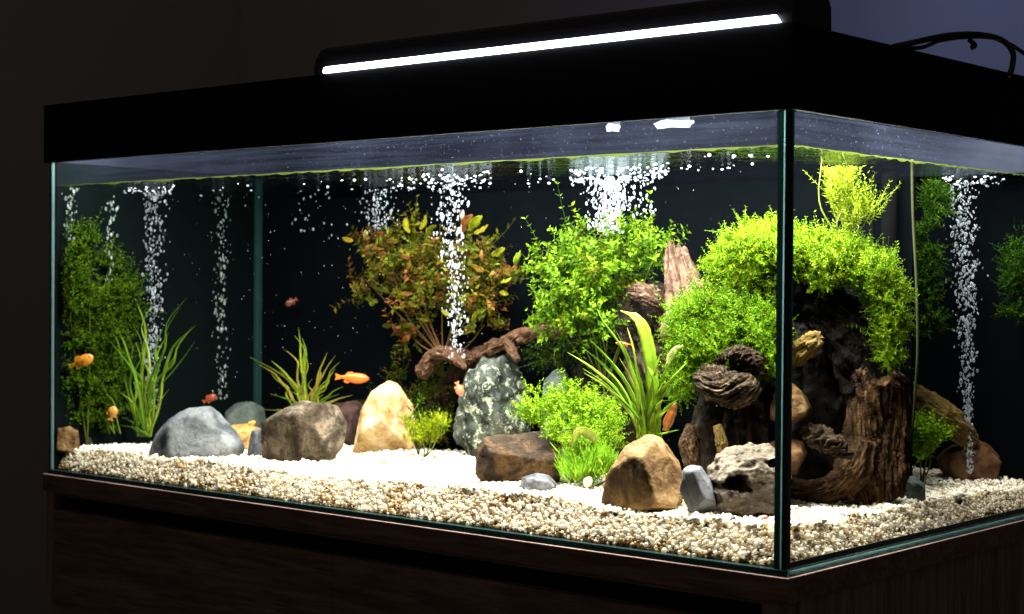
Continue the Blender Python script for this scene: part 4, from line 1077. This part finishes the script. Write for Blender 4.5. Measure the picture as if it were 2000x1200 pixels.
# ---- ribbon leaves
def ribbon(name, pts, wpx, col, parent, org, mat='blade', seed=0, fold=0.15, n=16, tipcol=None, prof=None, twist=0.3):
    """pts (px,py,Y); a blade with a midrib and real thickness."""
    C = catmull([at(*p) for p in pts], n)
    s = scl(C[0]); w_ = wpx/s
    r = np.random.default_rng(seed)
    t = np.linspace(0, 1, n)
    pr = (np.sin(np.pi*(0.12+0.88*t)**0.75))**0.7 if prof is None else prof(t)
    pr = np.clip(pr, 0.04, 1)
    Tn = unit(np.gradient(C, axis=0))
    a0 = r.uniform(-0.6, 0.6)
    edge = 1+0.10*r.normal(size=n)
    rows = []
    cols = []
    for i in range(n):
        sd = unit(np.cross(Tn[i], WH)); nn = np.cross(sd, Tn[i])
        a = a0 + twist*t[i]
        s2 = sd*math.cos(a)+nn*math.sin(a); n2 = np.cross(s2, Tn[i])
        hw_ = w_*0.5*pr[i]*edge[i]
        th_ = max(0.00025, hw_*0.05)
        rows += [C[i]-s2*hw_, C[i]-s2*hw_*0.5-n2*hw_*fold*0.8+n2*th_, C[i]-n2*hw_*fold+n2*th_, C[i]+s2*hw_*0.5-n2*hw_*fold*0.8+n2*th_, C[i]+s2*hw_, C[i]-n2*(hw_*fold+th_)]
        c_ = np.array(col)*(1+0.12*r.normal())
        if tipcol: c_ = c_*(1-t[i]**2)+np.array(tipcol)*t[i]**2
        rib = c_*1.15; dk = c_*0.88
        cols += [c_, dk, rib, dk, c_, c_]
    V = np.array(rows)-org; F = []
    for i in range(n-1):
        for j in range(6):
            F.append((i*6+j, i*6+(j+1) % 6, (i+1)*6+(j+1) % 6, (i+1)*6+j))
    return objnp(name, V, np.array(F), LM[mat], parent, color=np.clip(np.array(cols), 0, 1))

# left grass plant
def blades(name, label, base, tips, wpx, cols, seed, cat='plant', bow=14, tipcol=None):
    b = at(*base); g = float(gz(b[0], b[1])); b[2] = min(b[2], g)-0.002
    e = empty(name, b, label, cat)
    r = np.random.default_rng(seed)
    for i, t_ in enumerate(tips):
        tx, ty = t_[:2]; dy = t_[2] if len(t_) > 2 else r.uniform(-0.02, 0.02)
        bx = base[0]+r.uniform(-14, 14); by = base[1]+3
        mx_ = bx+(tx-bx)*0.32+r.uniform(-bow, bow)*0.5; my = by+(ty-by)*0.5
        m2x = bx+(tx-bx)*0.66+r.uniform(-bow, bow)*0.4; m2y = by+(ty-by)*0.82
        Y0 = base[2]
        yy = lambda u: max(0.014, Y0+dy*u)
        j1, j2, j3 = r.normal(size=3)*bow*0.28
        ribbon('leaf', [(bx, by, yy(0)), ((bx+mx_)/2+j1, (by+my)/2, yy(.2)), (mx_+j2, my, yy(.4)), ((mx_+m2x)/2-j2, (my+m2y)/2, yy(.6)), (m2x+j3, m2y, yy(.75)), (tx, ty, yy(1))], wpx*0.50*r.uniform(0.5, 1.3), cols[r.integers(len(cols))], e, b, seed=seed*50+i, tipcol=tipcol, n=15)
    return e, b
GC = [(0.20, 0.36, 0.02), (0.28, 0.44, 0.03), (0.13, 0.28, 0.015), (0.36, 0.48, 0.05)]
blades('grass_plant', 'tall loose grass plant in front of the left bubble curtain', (283, 850, 0.125),
       [(366, 581), (352, 600), (382, 636), (380, 668), (375, 640), (345, 690), (300, 590), (262, 580), (250, 620), (240, 640), (182, 612, -0.05), (205, 655, -0.05), (212, 620, -0.04), (290, 640), (310, 655), (265, 668), (320, 700), (225, 745, -0.03), (245, 790), (330, 760), (278, 700), (300, 720), (255, 735), (318, 640), (228, 760, -0.02), (222, 830), (238, 815, -0.02), (330, 650)], 11, GC, 3, bow=18)
blades('grass_plant', 'few thin grass blades beside the shrimp at the left', (226, 845, 0.085), [(175, 722, -0.02), (190, 735, -0.02), (205, 720), (215, 740), (198, 790), (185, 770, -0.02)], 7, [(0.12, 0.22, 0.015), (0.2, 0.3, 0.02)], 5, bow=10)
blades('grass_plant', 'low spreading grass plant behind the brown grey block', (600, 808, 0.29),
       [(488, 698), (505, 712), (512, 800), (528, 770), (540, 800), (555, 682), (583, 640), (590, 660), (575, 655), (600, 700), (565, 740), (530, 730), (640, 688), (655, 695), (665, 706), (655, 720), (672, 755), (690, 772), (625, 720), (610, 740), (545, 720), (632, 770), (585, 720), (570, 765), (640, 735), (662, 770), (530, 705)], 10, [(0.26, 0.36, 0.02), (0.34, 0.40, 0.03), (0.18, 0.30, 0.015), (0.36, 0.30, 0.04)], 7, bow=14)
# broad leaved plant
eb = at(1275, 862, 0.13); eb[2] = 0.042
bp_ = empty('broad_leaf_plant', eb, 'tall plant with one broad curved green leaf behind the pyramid rock', 'plant')
ribbon('leaf', [(1272, 868, 0.13), (1275, 790, 0.125), (1272, 720, 0.12), (1262, 660, 0.118), (1246, 624, 0.116), (1212, 607, 0.115)], 30, (0.20, 0.36, 0.015), bp_, eb, seed=2, tipcol=(0.30, 0.46, 0.04), n=30, twist=0.1,
       prof=lambda t: np.clip(np.where(t < 0.55, 0.9-0.0*t, 0.9*(1-((t-0.55)/0.45)**1.8)), 0.05, 1))
ribbon('leaf', [(1283, 868, 0.12), (1284, 800, 0.115), (1280, 745, 0.112), (1264, 715, 0.11)], 18, (0.17, 0.32, 0.015), bp_, eb, seed=3, n=20, twist=0.1)
ribbon('leaf', [(1262, 868, 0.12), (1255, 800, 0.117), (1240, 740, 0.115), (1215, 680, 0.112), (1178, 628, 0.11), (1166, 604, 0.11)], 7, (0.28, 0.46, 0.02), bp_, eb, seed=4, n=24)
for i, (tx, ty, w_) in enumerate([(1152, 664, 8), (1108, 688, 6), (1142, 682, 12), (1140, 728, 6), (1138, 720, 4), (1180, 718, 5), (1205, 650, 6), (1290, 690, 7), (1315, 700, 8), (1345, 705, 7), (1320, 745, 6), (1225, 640, 5), (1325, 780, 8), (1300, 740, 6), (1190, 760, 5), (1210, 700, 6), (1326, 840, 5), (1240, 700, 6), (1250, 760, 8), (1295, 780, 9), (1230, 780, 7), (1305, 800, 9)]):
    r = np.random.default_rng(70+i)
    ribbon('leaf', [(1268+r.uniform(-25, 25), 866, 0.125), (1262+(tx-1262)*0.3+r.uniform(-6, 6), 866+(ty-866)*0.5, 0.12), (1262+(tx-1262)*0.65, 866+(ty-866)*0.8, 0.112), (tx, ty, 0.10+r.uniform(-.02, .02))], w_, GC[i % 4], bp_, eb, seed=80+i, n=14)
ribbon('leaf', [(1165, 862, 0.10), (1150, 848, 0.095), (1132, 842, 0.09), (1122, 860, 0.09), (1118, 872, 0.09)], 20, (0.55, 0.62, 0.16), bp_, eb, seed=5, n=14)
o_ = tag(ribbon('fallen_leaf', [(1300, 842, 0.11), (1306, 822, 0.108), (1316, 798, 0.106), (1320, 786, 0.106)], 18, (0.62, 0.34, 0.14), None, np.zeros(3), seed=6, n=12), 'peach coloured dead leaf stuck right of the broad leaved plant', 'leaf')
o_ = tag(ribbon('fallen_leaf', [(1306, 712, 0.15), (1312, 695, 0.148), (1324, 680, 0.146), (1335, 676, 0.146)], 16, (0.50, 0.52, 0.20), None, np.zeros(3), seed=9, n=12), 'pale yellow dead leaf on the left edge of the moss mound', 'leaf')

# larger single leaves on the two leafy bushes
def big_leaf(parent, org, px, py, Y, ln, wd, ang, col, seed):
    dx, dy = math.cos(ang), -math.sin(ang)
    r = np.random.default_rng(seed); k_ = r.uniform(-0.3, 0.3)
    ribbon('leaf', [(px, py, Y), (px+dx*ln*0.5-dy*ln*k_*0.4, py+dy*ln*0.5+dx*ln*k_*0.4, Y-0.004), (px+dx*ln, py+dy*ln, Y+r.uniform(-.008, .004))], wd, col, parent, org, 'leaf', seed, 0.3, 7,
           prof=lambda t: np.sin(np.pi*(0.06+0.9*t))**0.8, twist=0.5)
r = np.random.default_rng(77)
rc = [x[0] for x in RED]
for i in range(75):
    lb = RB[r.integers(len(RB))]
    a = r.uniform(0, 2*math.pi); q = r.uniform(0.3, 1.15)
    big_leaf(red, rb, lb[0]+math.cos(a)*lb[3]*q, lb[1]+math.sin(a)*lb[4]*q, lb[2]-r.uniform(0.01, 0.035), r.uniform(16, 28), r.uniform(8, 14), r.uniform(-0.3, math.pi+0.3), np.array(rc[r.integers(len(rc))])*r.uniform(0.8, 1.3), 900+i)
for (px_, py_, ln_, an_, c_) in ((905, 455, 40, 1.1, (0.36, 0.16, 0.09)), (918, 452, 38, 0.9, (0.36, 0.48, 0.03)), (925, 455, 32, 0.5, (0.34, 0.30, 0.03)), (912, 440, 30, 2.1, (0.55, 0.2, 0.12)), (1000, 530, 26, 2.6, (0.5, 0.25, 0.15)), (1008, 520, 28, 1.3, (0.26, 0.4, 0.03)), (690, 470, 22, 2.9, (0.5, 0.35, 0.03)), (800, 455, 30, 1.8, (0.42, 0.44, 0.03)), (820, 448, 30, 1.2, (0.45, 0.46, 0.04)), (960, 500, 30, 0.5, (0.4, 0.42, 0.04))):
    big_leaf(red, rb, px_, py_, 0.285, ln_, ln_*0.5, an_, tuple(0.55*q for q in c_), int(px_+py_))

# ------------------------------------------------------------------ bubbles
def column(label, px0, y_top, y_bot, Y, wtop, wbot, n, smin, smax, mat='bubble', seed=1, drift=0, X=None, name='bubble_curtain', tpow=1.0):
    r = np.random.default_rng(seed)
    P, S = [], []
    while len(P) < n:
        t = r.random()**tpow
        py = y_top+(y_bot-y_top)*t
        wd = wtop+(wbot-wtop)*t
        px = px0+drift*t+r.normal()*wd*0.50 + wd*0.12*math.sin(t*9+seed)
        p = at(px, py, Y+r.normal()*0.006)
        if p[0] < -L+0.009 or p[0] > -T-0.003 or p[1] < T+0.004 or p[2] > ZW-0.002 or p[1] > D-T-0.004: continue
        P.append(p); S.append(min(smax*1.3, smin*0.95*math.exp(abs(r.normal())*0.55))*0.001)
    P = np.array(P); S = np.array(S); n = len(P)
    v_, f_ = ICO2; k_ = len(v_)
    sc_ = np.stack([S*r.uniform(0.55, 0.95, n), S*r.uniform(0.55, 0.95, n), S*r.uniform(0.9, 1.75, n)], -1)
    A = v_[None]*sc_[:, None]/2
    A[..., 2] *= (1+0.25*np.sign(A[..., 2])*r.normal(size=(n, 1)))
    sk = r.normal(size=(n, 1))*0.35
    A[..., 0] += A[..., 2]*sk; A[..., 1] -= A[..., 2]*sk*0.6
    V = (A+P[:, None]).reshape(-1, 3); F = (f_[None]+(np.arange(n)*k_)[:, None, None]).reshape(-1, 3)
    return tag(objnp(name, V, F, MAT[mat]), label, 'bubbles', kind='stuff')
column('bright bubbles rising behind the tall grass plant at the left', 298, 352, 820, 0.155, 30, 12, 620, 1.4, 3.9, seed=3, drift=-2)
column('sparse bubbles standing in for a reflection near the left glass above the dark bush', 130, 362, 470, 0.026, 22, 10, 60, 2.0, 4.0, 'bubble_faint', seed=4)  # this and the next two: reflected trails added as real, faint bubbles
column('faint bubbles standing in for a reflection above the middle of the dark bush', 214, 358, 560, 0.09, 14, 8, 60, 2.0, 4.2, 'bubble_faint', seed=5)
column('faint thin bubble trail standing in for a reflection left of the teal strip', 432, 355, 780, 0.27, 15, 14, 200, 1.8, 3.8, 'bubble_faint', seed=6)
column('scattered bubbles above the left half of the red bush', 742, 330, 455, 0.29, 42, 30, 140, 1.3, 3.1, seed=7)
column('dense bubbles rising through the red bush', 880, 322, 700, 0.265, 34, 16, 440, 1.4, 3.8, seed=8, drift=12, tpow=1.35)
column('large white bubble burst above the round leaved bush', 1190, 308, 455, 0.27, 58, 26, 640, 1.4, 4.4, seed=9, tpow=1.1)
column('bubble curtain rising to the right of the air line', 1880, 332, 925, 0.575, 34, 7, 950, 1.4, 3.9, seed=10, drift=14)
column('loose small bubbles drifting beside the burst', 1260, 312, 430, 0.27, 52, 30, 40, 1.8, 3.6, seed=12)
column('few stray bubbles drifting left of the red bush', 620, 350, 470, 0.28, 90, 60, 20, 1.6, 3.0, seed=13)
rs = np.random.default_rng(61)
n = 420
P = np.stack([rs.uniform(-L+0.02, -0.02, n), rs.uniform(0.015, 0.36, n), 0.06+0.34*rs.random(n)**0.6], -1)
v_, f_ = ICO1
V = (v_[None]*(rs.uniform(0.00025, 0.0007, n)[:, None, None])*rs.uniform(0.6, 1.2, (n, 1, 3))+P[:, None]).reshape(-1, 3); F = (f_[None]+(np.arange(n)*len(v_))[:, None, None]).reshape(-1, 3)
tag(objnp('floating_specks', V, F, MAT['bubble_faint']), 'tiny pale specks of debris drifting in the water', 'specks', kind='stuff')
# foam and flattened bubbles under the water surface
r = np.random.default_rng(40)
P, S = [], []
for (x0, x1, Y_, n_) in ((240, 340, 0.15, 60), (390, 560, 0.18, 8), (560, 760, 0.20, 12), (760, 960, 0.2, 90), (1000, 1100, 0.2, 10), (1110, 1310, 0.2, 150), (1310, 1500, 0.1, 16), (1840, 1960, 0.56, 60), (640, 900, 0.10, 8)):
    for _ in range(n_):
        px_ = r.uniform(x0, x1); Y2 = max(0.02, Y_+r.uniform(-0.12, 0.1))
        lo = at(px_, 400, Y2); p = np.array([lo[0], lo[1], ZW-0.0035-abs(r.normal())*0.002])
        if p[0] > -T-0.004 or p[0] < -L+0.012: continue
        P.append(p); S.append(r.uniform(0.0014, 0.0044))
P = np.array(P); S = np.array(S); n = len(P); v_, f_ = ICO2
sc_ = np.stack([S, S*r.uniform(0.6, 1, n), S*r.uniform(0.35, 0.75, n)], -1)
V = (v_[None]*sc_[:, None]/2+P[:, None]).reshape(-1, 3); F = (f_[None]+(np.arange(n)*len(v_))[:, None, None]).reshape(-1, 3)
tag(objnp('surface_foam', V, F, MAT['bubble']), 'white flecks of foam and flattened bubbles along the water line', 'foam', kind='stuff')

# ------------------------------------------------------------------ fish
def fishmat(name, a, b):
    k = M(name); v = k.coord()
    nz = k.noise(v, 60, 4)
    k.set(k.mix(nz, a, b), 0.35, 0.5, k.bump(k.noise(v, 700, 2), 0.3, 0.0004)); return k.m
def fish(label, px, py, Y, lpx, hpx, ang, a, b, name='fish', pitch=0.0, flip=1, cat='fish'):
    """nose points along +u when flip is 1."""
    org = at(px, py, Y); s = scl(org); ln, hh = lpx/s, hpx/s
    mt = fishmat(name+'_skin', a, b); fm = fishmat(name+'_fin', tuple(min(1, x*1.2) for x in a), tuple(x*0.8 for x in b))
    e = empty(name, org, label, cat)
    U_ = (UH*math.cos(ang)+ZH*math.sin(ang))*flip; Z_ = np.cross(U_, WH)*1.0
    if Z_[2] < 0: Z_ = -Z_
    ns, na = 26, 16
    t = np.linspace(0, 1, ns)
    top = np.interp(t, [0, .04, .12, .28, .5, .72, .9, 1], [0.05, .34, .66, .95, 1.0, .74, .36, .28])
    V = []
    for i in range(ns):
        th = np.linspace(0, 2*np.pi, na, endpoint=False)
        x = ln*(0.5-t[i]*0.80)
        y = np.cos(th)*hh*0.30*top[i]; z = np.sin(th)*hh*0.5*top[i]*np.where(np.sin(th) > 0, 0.9, 1.05)
        V.append(U_*x + np.outer(y, WH) + np.outer(z, Z_))
    V = np.concatenate(V); F = [[i*na+j, i*na+(j+1) % na, (i+1)*na+(j+1) % na, (i+1)*na+j] for i in range(ns-1) for j in range(na)]
    F += [list(range(na))[::-1], list(range((ns-1)*na, ns*na))]
    obj('body', V, F, mt, e, True)
    def fin(nm, pts, th_=0.0006):
        q = [U_*a_*ln + Z_*b_*hh for a_, b_ in pts]; n_ = len(q)
        VV_ = [x+WH*th_ for x in q]+[x-WH*th_ for x in q]
        obj(nm, VV_, [list(range(n_)), list(range(n_, 2*n_))[::-1]]+[[i, n_+i, n_+(i+1) % n_, (i+1) % n_] for i in range(n_)], fm, e)
    fin('tail_fin', [(-0.27, 0.10), (-0.36, 0.20), (-0.48, 0.32), (-0.46, 0.10), (-0.44, 0.0), (-0.46, -0.10), (-0.48, -0.30), (-0.36, -0.20), (-0.27, -0.10)])
    fin('dorsal_fin', [(0.08, 0.40), (0.0, 0.55), (-0.12, 0.50), (-0.20, 0.22)])
    fin('anal_fin', [(-0.04, -0.42), (-0.12, -0.54), (-0.22, -0.42), (-0.21, -0.22)])
    for sg in (1, -1):
        v_, f_ = ICO2
        c_ = U_*ln*0.38 + Z_*hh*0.06 + WH*hh*0.185*sg
        objnp('eye', v_*hh*0.075+c_, f_, MAT['cable'], e)
fish('bright orange fish swimming above the tan pointed rock', 687, 738, 0.26, 68, 21, -0.05, (0.72, 0.16, 0.015), (0.60, 0.09, 0.01))
fish('yellow orange fish in front of the dark bush at the left', 157, 707, 0.035, 56, 24, 0.42, (0.42, 0.20, 0.015), (0.5, 0.11, 0.012))
fish('small dark red fish alone in the dark water', 569, 590, 0.36, 27, 14, 0.5, (0.16, 0.03, 0.012), (0.08, 0.02, 0.01), flip=-1)
fish('small red fish behind the rounded blue grey rock', 409, 779, 0.26, 30, 15, 0.5, (0.30, 0.05, 0.015), (0.18, 0.03, 0.01))
fish('small coral fish nosing down beside the speckled rock', 897, 759, 0.25, 30, 17, -1.2, (0.62, 0.16, 0.07), (0.5, 0.1, 0.05))
fish('thin red and yellow fish left of the broad green leaf', 1219, 672, 0.14, 34, 8, -0.1, (0.35, 0.05, 0.01), (0.35, 0.18, 0.02), flip=-1)
fish('small brown orange shrimp hanging by the thin grass blades', 219, 808, 0.075, 30, 20, 1.3, (0.5, 0.22, 0.03), (0.35, 0.14, 0.03), name='shrimp', cat='shrimp')
fish('tiny orange shrimp on the gravel beside the blue grey rock', 489, 828, 0.18, 22, 9, 0.4, (0.7, 0.3, 0.04), (0.6, 0.25, 0.03), name='shrimp', cat='shrimp')
